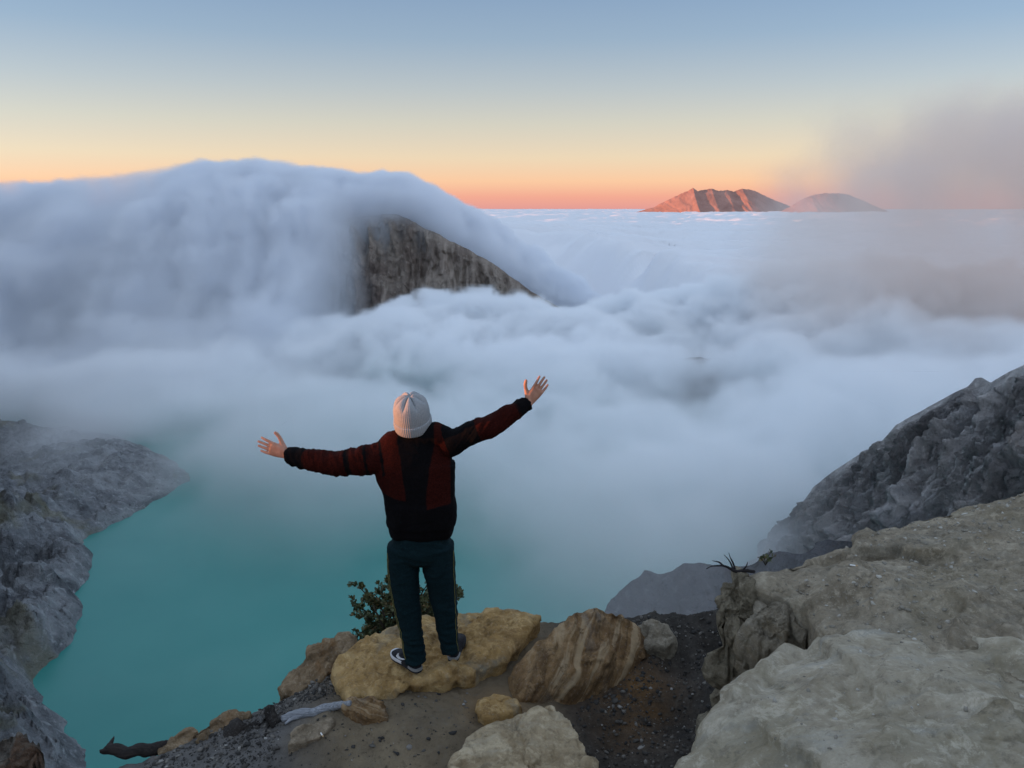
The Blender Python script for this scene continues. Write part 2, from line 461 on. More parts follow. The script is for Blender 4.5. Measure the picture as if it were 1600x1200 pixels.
# ------------------------------------------------------------------ sea of cloud
az = np.linspace(R(-62), R(62), 640)
r0 = 1190 - 470 * sstep(0.02, 0.30, az)                       # it starts behind the rim
A = np.repeat(az[:, None], 760, 1)
D = r0[:, None] * (60000 / r0[:, None]) ** np.linspace(0, 1, 760)[None, :]
rel = np.repeat(np.linspace(0, 1, 760)[None, :], len(az), 0).ravel()
X = (D * np.sin(A)).ravel(); Y = (D * np.cos(A)).ravel(); Dd = D.ravel()
P = np.c_[X, Y, 0 * X]
th = R(28); fl = np.c_[X * math.cos(th) + Y * math.sin(th), -X * math.sin(th) + Y * math.cos(th), 0 * X]   # along and across the drift
wv = fbm(P / 700, 3, 101)[:, None] * np.array([0.35, 0.35, 0])
def billow(p, o, s): return 1.1 - 2 * np.sqrt(fbm(p, o, s) ** 2 + 0.012)
near = np.clip(2600 / Dd, 0, 1)
z = 50 * fbm(fl / np.array([1700, 520, 1]) + wv, 4, 103) + 70 * billow(fl / np.array([700, 200, 1]) + wv, 4, 105) + 22 * near * billow(fl / np.array([230, 80, 1]) + wv * 2, 4, 107)
z += 66 * sstep(2500, 9000, Dd) * billow(fl / np.array([2600, 900, 1]), 4, 109)
swell = sstep(520, -260, X - 0.10 * (Y - 1100)) * sstep(4200, 1400, Y)         # the cloud piles up against the far side of the rim
z = -172 + z * (0.35 + 0.65 * sstep(0.0, 0.06, rel)) + swell * 92 - 70 * sstep(0.05, 0, rel)
z = np.minimum(z, -28 + 0.1 * z)
m = NT('cloud_sea_white')
m.done((0.82, 0.82, 0.84), 1.0, None, 0.0)
ob = link('cloud_sea', mesh_np('cloud_sea', np.c_[X, Y, z], grid_faces(len(az), 760)), m.m)
tag(ob, 'rippled sea of cloud stretching to the horizon', 'clouds', kind='stuff')

# ------------------------------------------------------------------ cloud, mist and smoke as real volumes
def vnoise(shape, cells, seed):
    """smooth lattice noise on a regular 3-D grid, -1..1"""
    rng = np.random.default_rng(seed)
    mats, ln = [], []
    for n, c in zip(shape, cells):
        L = int(math.ceil(n / c)) + 4
        x = np.arange(n) / c + 1 + rng.random(); i = np.floor(x).astype(int); t = x - i
        W = np.zeros((n, L + 2))
        ws = [(1 - t) ** 3 / 6, (3 * t ** 3 - 6 * t ** 2 + 4) / 6, (-3 * t ** 3 + 3 * t ** 2 + 3 * t + 1) / 6, t ** 3 / 6]
        for k in range(4): W[np.arange(n), i - 1 + k] += ws[k]
        mats.append(W.astype(np.float32)); ln.append(L + 2)
    lat = rng.uniform(-1, 1, ln).astype(np.float32)
    o = np.tensordot(mats[2], lat, (1, 2)); o = np.tensordot(mats[1], o, (1, 2)); o = np.tensordot(mats[0], o, (1, 2))
    return o * 2.0                                                        # x, y, z
def vfbm(shape, vox, size, octaves, seed, stretch=(1, 1, 1), gain=0.55, bil=False):
    s, a, n = 0, 1.0, 0
    for o in range(octaves):
        cells = [max(1.0, size * st / v / 2 ** o) for st, v in zip(stretch, vox)]
        f = vnoise(shape, cells, seed + o)
        s = s + a * ((1 - 2.2 * np.abs(f)) if bil else f); n += a; a *= gain
    return s / n
def shear_z(arr, vox, dx, dy, zref=0.0):
    return arr

def volume(name, lo, hi, vox, fn, mat, label, cat):
    lo, hi = np.array(lo, float), np.array(hi, float)
    n = np.maximum(2, np.round((hi - lo) / vox).astype(int) + 1)
    ax = [np.linspace(lo[i], hi[i], n[i]).astype(np.float32) for i in range(3)]
    X, Y, Z = ax[0][:, None, None], ax[1][None, :, None], ax[2][None, None, :]
    d = np.ascontiguousarray(np.clip(fn(X, Y, Z, tuple(n), vox), 0, None).astype(np.float32))
    d[[0, -1]] = 0; d[:, [0, -1]] = 0; d[:, :, -1] = 0
    me = bpy.data.meshes.new(name)
    me.vertices.add(d.size)
    me.attributes.new('amount', 'FLOAT', 'POINT').data.foreach_set('value', d.ravel())
    me.materials.append(mat)
    ob = bpy.data.objects.new(name, me); COL.objects.link(ob)
    g = bpy.data.node_groups.new(name, 'GeometryNodeTree')
    g.interface.new_socket('Geometry', in_out='INPUT', socket_type='NodeSocketGeometry')
    g.interface.new_socket('Geometry', in_out='OUTPUT', socket_type='NodeSocketGeometry')
    N, L = g.nodes, g.links
    gi, go = N.new('NodeGroupInput'), N.new('NodeGroupOutput')
    vc = N.new('GeometryNodeVolumeCube')
    vc.inputs['Min'].default_value = lo; vc.inputs['Max'].default_value = hi
    for k, a in enumerate('XYZ'): vc.inputs['Resolution ' + a].default_value = int(n[k])
    vc.inputs['Background'].default_value = 0
    pos = N.new('GeometryNodeInputPosition')
    sub = N.new('ShaderNodeVectorMath'); sub.operation = 'SUBTRACT'; sub.inputs[1].default_value = lo; L.new(pos.outputs[0], sub.inputs[0])
    dv = N.new('ShaderNodeVectorMath'); dv.operation = 'DIVIDE'; dv.inputs[1].default_value = (hi - lo) / (n - 1); L.new(sub.outputs[0], dv.inputs[0])
    ad = N.new('ShaderNodeVectorMath'); ad.operation = 'ADD'; ad.inputs[1].default_value = (0.5, 0.5, 0.5); L.new(dv.outputs[0], ad.inputs[0])
    fl = N.new('ShaderNodeVectorMath'); fl.operation = 'FLOOR'; L.new(ad.outputs[0], fl.inputs[0])
    sp = N.new('ShaderNodeSeparateXYZ'); L.new(fl.outputs[0], sp.inputs[0])
    def im(op, a, b):
        x = N.new('FunctionNodeIntegerMath'); x.operation = op
        for i, v in enumerate((a, b)):
            if isinstance(v, int): x.inputs[i].default_value = v
            else: L.new(v, x.inputs[i])
        return x.outputs[0]
    idx = im('ADD', im('MULTIPLY', im('ADD', im('MULTIPLY', sp.outputs[0], int(n[1])), sp.outputs[1]), int(n[2])), sp.outputs[2])
    at = N.new('GeometryNodeInputNamedAttribute'); at.data_type = 'FLOAT'; at.inputs[0].default_value = 'amount'
    si = N.new('GeometryNodeSampleIndex'); si.data_type = 'FLOAT'; si.domain = 'POINT'; si.clamp = True
    L.new(gi.outputs[0], si.inputs['Geometry']); L.new(at.outputs[0], si.inputs['Value']); L.new(idx, si.inputs['Index'])
    L.new(si.outputs[0], vc.inputs['Density'])
    sm = N.new('GeometryNodeSetMaterial'); sm.inputs['Material'].default_value = mat
    L.new(vc.outputs[0], sm.inputs[0]); L.new(sm.outputs[0], go.inputs[0])
    md = ob.modifiers.new('volume', 'NODES'); md.node_group = g
    tag(ob, label, cat, kind='stuff')
    return ob
def vol_mat(name, colour, aniso=0.0, rate=2.0):
    m = bpy.data.materials.new(name); m.use_nodes = True
    t = m.node_tree; t.nodes.remove(t.nodes['Principled BSDF'])
    v = t.nodes.new('ShaderNodeVolumePrincipled')
    v.inputs['Color'].default_value = (*colour, 1); v.inputs['Density'].default_value = 1.0; v.inputs['Anisotropy'].default_value = aniso
    t.links.new(v.outputs[0], t.nodes['Material Output'].inputs['Volume'])
    m.cycles.volume_step_rate = rate
    return m

def warp(f, n, vox, amount, seed, size=70):
    """drag a field about by a smooth random flow: curls and torn wisps"""
    ix = [np.arange(k) for k in n]; out = []
    for a in range(3):
        o = vfbm(n, vox, size, 2, seed + 10 * a) * (amount / vox[a])
        sh = [1, 1, 1]; sh[a] = n[a]
        out.append(np.clip(np.rint(ix[a].reshape(sh) + o), 0, n[a] - 1).astype(np.int32))
    return f[out[0], out[1], out[2]]

# cloud bank rolling over the rim
top_px = [(-400, 300), (-150, 290), (0, 278), (70, 284), (120, 273), (230, 256), (320, 250), (400, 246), (480, 259), (560, 272), (640, 271), (690, 296), (735, 328), (800, 365), (870, 425), (960, 480)]
top_w = np.array([at_y(x, y, 1050) for x, y in top_px])
def bank(X, Y, Z, n, vox):
    crest = np.interp(X.ravel(), top_w[:, 0], top_w[:, 2])[:, None, None].astype(np.float32)
    big = vfbm(n, vox, 150, 2, 1)
    flow = warp(vfbm(n, vox, 64, 4, 11, (0.6, 1.6, 1.5), 0.62), n, vox, 16, 301)
    bil = warp(vfbm(n, vox, 85, 5, 21, (1, 1, 0.85), 0.62, True), n, vox, 22, 331)
    slope = np.clip(1040 - Y, 0, None)
    top = crest - 0.50 * slope - 0.00045 * slope ** 2 - np.clip(Y - 1100, 0, None) * 0.35
    # the peak's near side stays clear; cloud hugs its left flank
    hole = sstep(-262, -168, X + 0.10 * (Z + 60) + 55 * flow) * sstep(1015, 985, Y)
    damp = 0.30 + 0.70 * sstep(0, 120, slope)
    tiny = vfbm(n, vox, 30, 3, 25, (1, 1, 0.9), 0.6, True)
    damp = np.maximum(damp, sstep(-110, 20, X))
    e = top - 4 - Z + (18 * bil + 26 * flow + 8 * big) * damp + 6.5 * tiny
    soft = 7 + 0.07 * slope
    d = sstep(0, 1, e / soft) * (0.11 * sstep(430, 0, slope) + 0.012)
    d = d * (0.16 + 0.95 * sstep(-0.30, 0.36, flow + 0.35 * bil + 0.3 * big - 0.0007 * slope))
    d = d * (1 - hole) * sstep(-8, 6, Z + 175)
    d = d * sstep(620, 700, Y + 40 * big)
    return d
cm = vol_mat('cloud_vapour', (0.94, 0.955, 0.978), 0.0, 2.0)
volume('cloud', (-1000, 610, -176), (330, 1330, 112), np.array([3.7, 3.9, 3.4]), bank, cm, 'grey cloud bank rolling over the far crater rim', 'cloud')

# mist lying in the crater
def mist(X, Y, Z, n, vox):
    big = vfbm(n, vox, 190, 3, 41)
    bil = warp(vfbm(n, vox, 78, 5, 51, (1, 1, 1.0), 0.62, True), n, vox, 24, 361)
    wis = warp(vfbm(n, vox, 60, 4, 61, (1.6, 1.0, 0.8), 0.62), n, vox, 20, 391)
    front = np.exp(-((X - 0.0) / 150) ** 2 - ((Y - 800) / 90) ** 2)              # steam heaped up before the peak
    top = -112 - 0.10 * np.clip(800 - Y, 0, None) - 0.25 * np.clip(Y - 860, 0, None) + 36 * sstep(90, 420, X) - 20 * sstep(-70, -210, X) + 14 * np.exp(-((X + 5) / 45) ** 2 - ((Y - 800) / 60) ** 2)
    tiny = vfbm(n, vox, 34, 3, 68, (1, 1, 1), 0.6, True)
    e = top - Z + 32 * bil + 24 * wis + 10 * big + 9 * tiny
    amt = sstep(240, 640, Y + 90 * big + 185 * sstep(-90, 160, X) - 20 * sstep(-120, -330, X))
    d = sstep(0, 1, e / (9 + 45 * sstep(-120, -300, X))) * (0.0004 + (0.040 + 0.10 * sstep(560, 740, Y)) * amt ** 2.2) * (0.10 + 1.2 * sstep(-0.25, 0.35, wis + 0.6 * bil))
    veil = np.exp(-((X - 26) / 24) ** 2 - ((Y - 128) / 26) ** 2 - ((Z + 62) / 26) ** 2)
    spur = np.exp(-(((X - 0.55 * Y) / 75) ** 2) - ((Y - 300) / 130) ** 2)
    d = d * (1 - np.clip(1.25 * spur, 0, 1)) * (1 - 0.7 * np.exp(-((X + 230) / 110) ** 2 - ((Y - 400) / 100) ** 2))
    low = 0.0035 * sstep(0.12, 0.55, warp(vfbm(n, vox, 80, 4, 95, (1.5, 1.2, 0.5), 0.6), n, vox, 25, 441)) * sstep(-168, -178, Z) * sstep(200, 300, Y)
    return d + low + 0.013 * veil * (0.5 + 0.5 * sstep(-0.4, 0.5, wis))
mm = vol_mat('crater_mist', (0.982, 0.99, 0.998), 0.0, 2.0)
volume('mist', (-560, 90, -180), (780, 980, -24), np.array([3.7, 3.9, 3.2]), mist, mm, 'pale blue mist hanging over the crater lake', 'mist')

# smoke plume drifting up at right
def plume(X, Y, Z, n, vox):
    big = vfbm(n, vox, 120, 3, 71)
    bil = warp(vfbm(n, vox, 75, 5, 81, (1, 1, 1.2), 0.62, True), n, vox, 26, 421)
    u = X / Y                                                             # it rises towards the right
    e = u - (0.35 + 0.0010 * np.clip(Z, -60, 200)) + 0.14 * bil + 0.05 * big
    d = sstep(0, 0.15, e) * (0.0004 + 0.0064 * sstep(-0.10, 0.34, bil + 0.35 * big))
    d = d * 2.9 * np.exp(-((Y - 720 - 60 * big) / 75) ** 2)
    d = d * sstep(0, 55, 94 - Z + 40 * bil + 22 * big) * (0.55 + 0.45 * sstep(-30, 40, Z)) * sstep(-150, -70, Z)
    return d
pm = vol_mat('sulphur_smoke', (0.955, 0.86, 0.80), 0.0, 2.0)
volume('smoke', (190, 520, -150), (760, 920, 140), np.array([5.5, 5.5, 5.0]), plume, pm, 'thin brownish smoke drifting up at right in front of the mountains', 'smoke')
# ------------------------------------------------------------------ foreground: ground, rocks
def idw(Q, P, Z, power=3.0, eps=0.05):
    d = np.sqrt(((Q[:, None, :] - P[None]) ** 2).sum(2)) + eps
    wgt = d ** -power
    return (wgt * Z[None]).sum(1) / wgt.sum(1)

def stone_mat(name, stops, stain=None, stain_amt=0.6, stripe=None, rot=(0, 0, 0), fleck=0.4, scale=1.0, bump=0.7, streak=None):
    """weathered stone: STOPS colour the broad blotches, STAIN a mineral stain, STRIPE (scale, colour) layered bands"""
    m = NT(name)
    c = m.coord()
    n1 = m.noise(c, 3.2 * scale, 9, 0.66, 0.6)
    col = m.ramp(n1, stops)
    n2 = m.noise(c, 16 * scale, 7, 0.7, 0.2)
    mid = stops[len(stops) // 2][1]
    col = m.mix(m.step(n2, 0.50, 0.68, 0, fleck), col, tuple(min(1, v * 1.55) for v in stops[-1][1]))
    col = m.mix(m.step(n2, 0.48, 0.30, 0, fleck + 0.2), col, tuple(v * 0.5 for v in stops[0][1]))
    if stripe:
        sc, scol = stripe
        if sc == 'band':
            cx = m.n('ShaderNodeCombineXYZ'); m.l(m.attr('band'), cx.inputs[0])
            wv_ = m.n('ShaderNodeVectorMath'); wv_.operation = 'MULTIPLY_ADD'; m.l(c, wv_.inputs[0]); wv_.inputs[1].default_value = (1.2, 1.2, 1.2); m.l(cx.outputs[0], wv_.inputs[2])
            n5 = m.noise(wv_.outputs[0], 1.0, 7, 0.62, 0.15)
        else:
            n5 = m.noise(m.coord(sc, rot), 1.0, 6, 0.6, 0.7)
        col = m.mix(m.step(n5, 0.51, 0.62, 0, 0.6), col, scol)
        col = m.mix(m.step(n5, 0.48, 0.37, 0, 0.55), col, tuple(v * 0.45 for v in stops[0][1]))
    if streak:
        sc, scol, srot = streak
        n6 = m.noise(m.coord(sc, srot), 1.0, 8, 0.68, 0.5)
        col = m.mix(m.step(n6, 0.50, 0.70, 0, 0.55), col, scol)
        col = m.mix(m.step(n6, 0.46, 0.26, 0, 0.6), col, tuple(v * 0.5 for v in mid))
    if stain:
        n3 = m.noise(c, 1.7 * scale, 6, 0.62, 0.8)
        col = m.mix(m.step(n3, 0.48, 0.62, 0, stain_amt), col, stain)
    n4 = m.noise(c, 60 * scale, 6, 0.72)
    n7 = m.noise(c, 7 * scale, 10, 0.78, 0.3, 'RIDGED_MULTIFRACTAL') if False else m.noise(c, 7 * scale, 12, 0.80, 0.4)
    col = m.mix(m.step(n7, 0.53, 0.60, 0, 0.45), col, tuple(min(1, v * 1.35) for v in stops[-1][1]))
    col = m.mix(m.step(n7, 0.46, 0.38, 0, 0.55), col, tuple(v * 0.42 for v in mid))
    hs = m.math('ADD', m.math('ADD', m.math('MULTIPLY', n2, 0.8), m.math('MULTIPLY', n4, 0.4)), m.math('MULTIPLY', n7, 1.6))
    pit = m.vor(m.coord((1, 1, 1)), 34 * scale)
    b1 = m.bump(hs, bump, 0.028)
    b2 = m.bump(m.step(pit, 0.0, 0.35), 0.25, 0.006, b1)
    if stripe or streak:
        b2 = m.bump(n5 if stripe else n6, 0.5, 0.03, b2)
    col = m.mix(m.step(n4, 0.52, 0.75, 0, 0.30), col, (0.5, 0.48, 0.44))
    return m.done(col, 0.92, b2, 0.2)

def rock(name, top, base_z, mat, label=None, inner=(), bevel=0.16, amp=0.03, freq=3.0, seed=1, flare=0.08, nu=200, nt=44, ns=26, crack=0.0, power=3.0, cat='rock', lay=None, facet=1.0):
    """a rock from the outline of its top in world space; INNER adds heights inside, the sides fall to BASE_Z"""
    T = np.asarray(top, float); T = np.vstack([T, T[:1]])
    T = resample(T, nu + 1)[:-1]
    k = np.array([1, 2, 3, 2, 1]) / 9.0
    Tp = np.vstack([T[-2:], T, T[:2]])
    T = sum(k[i] * Tp[i:i + nu] for i in range(5))
    cen = T[:, :2].mean(0)
    ctl = np.vstack([T[::5]] + ([np.asarray(inner, float)] if len(inner) else []))
    rings = []
    size = np.sqrt(((T[:, :2] - cen) ** 2).sum(1)).mean()
    for s in np.linspace(0.02, 1, nt):
        a = np.clip((s - 0.80) / 0.20, 0, 1)                      # the last fifth rounds over
        rr = s if s < 0.8 else 0.8 + 0.2 * math.sin(a * math.pi / 2)
        xy = cen + (T[:, :2] - cen) * rr
        z = idw(xy, ctl[:, :2], ctl[:, 2], power)
        z = z - bevel * size * (1 - math.cos(a * math.pi / 2)) * 0.9
        rings.append(np.c_[xy, z])
    edge = rings[-1]
    out = (edge[:, :2] - cen) / np.maximum(np.linalg.norm(edge[:, :2] - cen, axis=1), 1e-6)[:, None]
    for s in np.linspace(0, 1, ns + 1)[1:]:
        z = edge[:, 2] * (1 - s) + base_z * s
        rings.append(np.c_[edge[:, :2] + out * flare * size * math.sin(s * 1.9), z])
    V = np.stack(rings, 1)                                        # nu, rings, 3
    du = np.roll(V, -1, 0) - np.roll(V, 1, 0)
    dv = np.gradient(V, axis=1)
    n = np.cross(du, dv); n /= np.maximum(np.linalg.norm(n, axis=2), 1e-9)[..., None]
    if n[:, 5, 2].mean() < 0: n = -n
    F = V.reshape(-1, 3); n = n.reshape(-1, 3)
    q = F * freq + seed * 13.7
    d = amp * (1.0 * fbm(q * 0.6, 2, seed) + 0.35 * (ridged(q * 1.3, 4, seed + 1) - 0.5) + 0.30 * (ridged(q * 5.5, 4, seed + 2) - 0.5))
    if crack:
        d1, d2, idv = cellular(q * 0.8 + fbm(q, 3, seed + 9)[:, None] * 0.5, seed)
        d += crack * ((idv - 0.5) * 0.8 - np.exp(-((d2 - d1) / 0.07) ** 2) * 0.8)
    fc = facet * amp * facets(q * 0.75 + fbm(q * 0.9, 3, seed + 11)[:, None] * 0.35, seed + 12) * 2.6 + facet * amp * 0.8 * facets(q * 2.1 + fbm(q * 2, 3, seed + 13)[:, None] * 0.35, seed + 14)
    g = fc.reshape(nu, -1)                                        # ease the steps between broken faces a little
    p = np.pad(g, ((0, 0), (1, 1)), mode='edge')
    g = 0.5 * g + 0.125 * (np.roll(g, 1, 0) + np.roll(g, -1, 0) + p[:, 2:] + p[:, :-2])
    d += g.ravel() + amp * 0.30 * (ridged(q * 9.0, 4, seed + 15) - 0.5) + amp * 0.12 * fbm(q * 22.0, 3, seed + 16)
    band = np.zeros(len(F))
    if lay is not None:                                           # weathered layers standing proud
        ax, f, a = lay
        s = F @ np.asarray(ax) * f + fbm(q * 0.5, 3, seed + 4) * 0.7
        band = s * 0.9
        d += a * (ridged(np.c_[s, 0 * s, 0 * s + seed], 3, seed + 6) - 0.5) * 2
    F = F + n * d[:, None]
    nr = V.shape[1]
    me = mesh_np(name, F, grid_faces(nu, nr, True)[:, ::-1])
    if lay is not None: me.attributes.new('band', 'FLOAT', 'POINT').data.foreach_set('value', band.astype(np.float32))
    bm = bmesh.new(); bm.from_mesh(me); bm.verts.ensure_lookup_table()
    c0 = bm.verts.new(F.reshape(nu, nr, 3)[:, 0].mean(0)); bm.verts.ensure_lookup_table()
    for i in range(nu):
        bm.faces.new((c0, bm.verts[i * nr], bm.verts[((i + 1) % nu) * nr]))
    bmesh.ops.recalc_face_normals(bm, faces=bm.faces)
    bm.faces.ensure_lookup_table()
    if bm.faces[-1].normal.z < 0: bmesh.ops.reverse_faces(bm, faces=bm.faces)
    bm.to_mesh(me); bm.free()
    ob = link(name, me, mat)
    o = Vector((cen[0], cen[1], base_z))
    me.transform(Matrix.Translation(-o)); ob.location = o
    if label: tag(ob, label, cat)
    return ob
def pz(lst):
    return [at_z(x, y, z) for x, y, z in lst]

# --- soil of the ledge
edge_px = [(-60, 1300, -0.5), (60, 1240, -0.45), (120, 1222, -0.42), (165, 1206, -0.38), (215, 1188, -0.34), (258, 1168, -0.32), (300, 1146, -0.3), (345, 1122, -0.27), (392, 1112, -0.25), (412, 1096, -0.22), (440, 1082, -0.2), (480, 1062, -0.18),
           (545, 1020, -0.15), (620, 990, -0.14), (700, 975, -0.12), (800, 965, -0.1), (900, 960, -0.08), (985, 957, -0.04), (1020, 950, -0.02), (1060, 944, 0.02), (1100, 938, 0.06), (1140, 915, 0.2), (1200, 890, 0.4), (1300, 850, 0.6), (1500, 800, 0.8), (1800, 720, 1.0)]
edgeW = np.array([at_z(*p) for p in edge_px])
gctl = np.array([at_z(*p) for p in edge_px] + [at_z(*p) for p in [
    (300, 1190, -0.30), (420, 1150, -0.22), (520, 1110, -0.12), (600, 1090, -0.08), (650, 1110, -0.08), (560, 1180, -0.2), (700, 1130, -0.10), (430, 1230, -0.3), (650, 1250, -0.25), (770, 1060, -0.16), (800, 1110, -0.15),
    (900, 1110, -0.24), (960, 1080, -0.22), (1030, 1010, -0.12), (1090, 980, -0.1), (1060, 1060, -0.28), (960, 1180, -0.40), (1040, 1150, -0.42), (1120, 1040, -0.28), (1150, 970, -0.1), (980, 1300, -0.5), (1200, 1300, -0.5), (1300, 1100, -0.1), (800, 1350, -0.35), (300, 1400, -0.4), (1400, 1000, 0.2)]])
gx = np.arange(-4.2, 4.4, 0.016); gy = np.arange(1.2, 8.6, 0.016)
X, Y = np.meshgrid(gx, gy, indexing='ij'); Q = np.c_[X.ravel(), Y.ravel()]
cz = np.arange(0, len(gx), 6); cy = np.arange(0, len(gy), 6)
Xc, Yc = np.meshgrid(gx[cz], gy[cy], indexing='ij')
zc = idw(np.c_[Xc.ravel(), Yc.ravel()], gctl[:, :2], gctl[:, 2], 2.6, 0.08).reshape(Xc.shape)
tmp = np.stack([np.interp(gy, gy[cy], zc[i]) for i in range(len(cz))])
z0 = np.stack([np.interp(gx, gx[cz], tmp[:, j]) for j in range(len(gy))], 1).ravel()
Q3 = np.c_[Q, 0 * z0]
dd, side = poly_dist(Q + (np.stack([fbm(Q3 * 2.5, 4, 201), fbm(Q3 * 2.5 + 7, 4, 202)], 1)) * 0.06, edgeW[:, :2])
outd = np.where(side < 0, dd, -dd)                              # beyond the edge: positive
lump = 0.034 * fbm(Q3 * 3.2, 5, 203) + 0.018 * (ridged(Q3 * 7, 4, 204) - 0.5) + 0.010 * fbm(Q3 * 24, 3, 205)
z = z0 + lump - np.clip(outd + 0.05, 0, None) * 1.9 - np.clip(outd, 0, None) ** 2 * 0.6
gz_ground = z.reshape(X.shape)
def ground_z(x, y):
    i = np.clip(np.round((np.asarray(x) - gx[0]) / 0.016).astype(int), 0, len(gx) - 1); j = np.clip(np.round((np.asarray(y) - gy[0]) / 0.016).astype(int), 0, len(gy) - 1)
    return gz_ground[i, j]
m = NT('volcanic_soil')
c = m.coord()
gul = m.attr('gully'); och = m.attr('ochre')
n1 = m.noise(c, 2.2, 8, 0.66, 0.4); n2 = m.noise(c, 22, 8, 0.72); n3 = m.noise(c, 90, 5, 0.7)
base = m.ramp(n1, [(0.3, (0.095, 0.075, 0.052)), (0.5, (0.175, 0.135, 0.088)), (0.7, (0.25, 0.195, 0.125))])
dark = m.ramp(n1, [(0.3, (0.030, 0.027, 0.024)), (0.7, (0.075, 0.066, 0.057))])
grey = m.ramp(n1, [(0.3, (0.085, 0.08, 0.076)), (0.7, (0.165, 0.155, 0.145))])
col = m.mix(m.attr('grey'), base, grey)
col = m.mix(gul, col, dark)
col = m.mix(m.math('MULTIPLY', och, m.step(n1, 0.35, 0.6)), col, (0.17, 0.088, 0.03))
col = m.mix(m.step(n2, 0.50, 0.72, 0, 0.4), col, (0.17, 0.155, 0.13))
col = m.mix(m.step(n2, 0.46, 0.26, 0, 0.7), col, (0.015, 0.014, 0.013))
bp = m.bump(m.math('ADD', m.math('MULTIPLY', n2, 1.0), m.math('MULTIPLY', n3, 0.5)), 0.9, 0.02)
m.done(col, 0.95, bp, 0.15)
me = mesh_np('ground', np.c_[Q, z], grid_faces(len(gx), len(gy)))
gm = sstep(0.0, 0.28, Q[:, 0] - 0.16 + 0.12 * fbm(Q3 * 3, 3, 206)) 
oc = np.exp(-(((Q - np.array([0.75, 4.45])) / np.array([0.28, 0.30])) ** 2).sum(1)) + 0.7 * np.exp(-(((Q - np.array([-0.1, 4.2])) / np.array([0.2, 0.2])) ** 2).sum(1))
gr = sstep(-0.95, -1.5, Q[:, 0] + 0.2 * fbm(Q3 * 3, 3, 207))
for nm, v in (('gully', gm), ('ochre', oc), ('grey', gr)):
    me.attributes.new(nm, 'FLOAT', 'POINT').data.foreach_set('value', np.clip(v, 0, 1).astype(np.float32))
ground = link('ground', me, m.m)
tag(ground, 'dark volcanic soil and scree of the ledge', 'ground', kind='structure')

# --- rocks
ochre = stone_mat('ochre_stone', [(0.28, (0.17, 0.098, 0.04)), (0.5, (0.38, 0.23, 0.085)), (0.72, (0.51, 0.355, 0.17))], (0.25, 0.225, 0.17), 0.9, fleck=0.35, streak=((2.0, 7, 5), (0.33, 0.24, 0.12), (0.2, 0.3, 0.5)))
banded = stone_mat('banded_stone', [(0.28, (0.095, 0.052, 0.025)), (0.5, (0.23, 0.135, 0.06)), (0.72, (0.34, 0.225, 0.115))], (0.17, 0.17, 0.16), 0.5, stripe=('band', (0.50, 0.38, 0.235)), fleck=0.3)
pale = stone_mat('pale_stone', [(0.28, (0.25, 0.18, 0.1)), (0.5, (0.41, 0.315, 0.195)), (0.72, (0.53, 0.44, 0.3))], (0.23, 0.16, 0.08), 0.4, fleck=0.35, streak=((2.2, 9, 4), (0.40, 0.37, 0.30), (0.1, 0.1, 0.25)))
brownst = stone_mat('brown_stone', [(0.28, (0.1, 0.068, 0.04)), (0.5, (0.22, 0.15, 0.085)), (0.72, (0.31, 0.235, 0.15))], (0.21, 0.105, 0.035), 0.75)
greyst = stone_mat('grey_stone', [(0.28, (0.14, 0.115, 0.082)), (0.5, (0.235, 0.2, 0.148)), (0.72, (0.33, 0.29, 0.225))], (0.2, 0.15, 0.085), 0.5, scale=1.4)

rock('boulder', pz([(526, 1036, -0.06), (546, 1008, -0.02), (600, 985, 0.02), (660, 962, 0.03), (715, 953, 0.04), (775, 945, 0.05), (830, 950, 0.05), (852, 957, 0.04), (840, 968, 0.03), (812, 992, 0.02), (776, 1024, 0.0), (735, 1046, -0.01), (680, 1056, -0.01), (625, 1066, -0.03), (575, 1085, -0.06), (548, 1090, -0.08), (534, 1066, -0.08)]),
     -0.55, ochre, 'wide flat ochre yellow boulder the man stands on', inner=pz([(645, 1040, 0.0), (707, 1030, 0.0), (700, 990, 0.03), (780, 970, 0.05), (590, 1030, -0.02)]), bevel=0.12, amp=0.034, freq=3.2, seed=3, flare=-0.14, crack=0.022)
rock('boulder', pz([(800, 1048, -0.10), (801, 1075, -0.14), (812, 1096, -0.16), (850, 1092, -0.18), (905, 1086, -0.18), (960, 1062, -0.16), (1003, 1034, -0.14), (1022, 1008, -0.10), (1008, 985, -0.06), (990, 968, 0.05), (962, 942, 0.20), (940, 930, 0.26), (905, 938, 0.24), (868, 962, 0.16), (838, 994, 0.06), (815, 1022, -0.02)]),
     -0.5, banded, 'tall rounded boulder with slanting brown and tan bands', inner=pz([(930, 926, 0.34), (900, 940, 0.33), (870, 975, 0.25), (850, 1020, 0.15), (900, 1000, 0.20), (950, 965, 0.26), (940, 1020, 0.06)]), bevel=0.22, amp=0.022, freq=2.6, seed=7, flare=0.05, crack=0.012, power=2.2, lay=((0.72, 0.15, -0.67), 15, 0.008), facet=0.6)
rock('boulder', pz([(690, 1215, -0.02), (722, 1150, 0.02), (742, 1131, 0.03), (792, 1109, 0.05), (856, 1093, 0.05), (880, 1098, 0.05), (896, 1120, 0.04), (920, 1146, 0.03), (930, 1178, 0.02), (940, 1200, 0.01), (948, 1260, 0.0), (930, 1330, 0.0), (800, 1360, 0.0), (690, 1320, -0.02), (668, 1250, -0.04)]),
     -0.6, pale, 'pale tan flat topped boulder in front of the banded boulder', inner=pz([(820, 1180, 0.05)]), bevel=0.12, amp=0.03, freq=3.6, seed=11, flare=-0.04, crack=0.018)
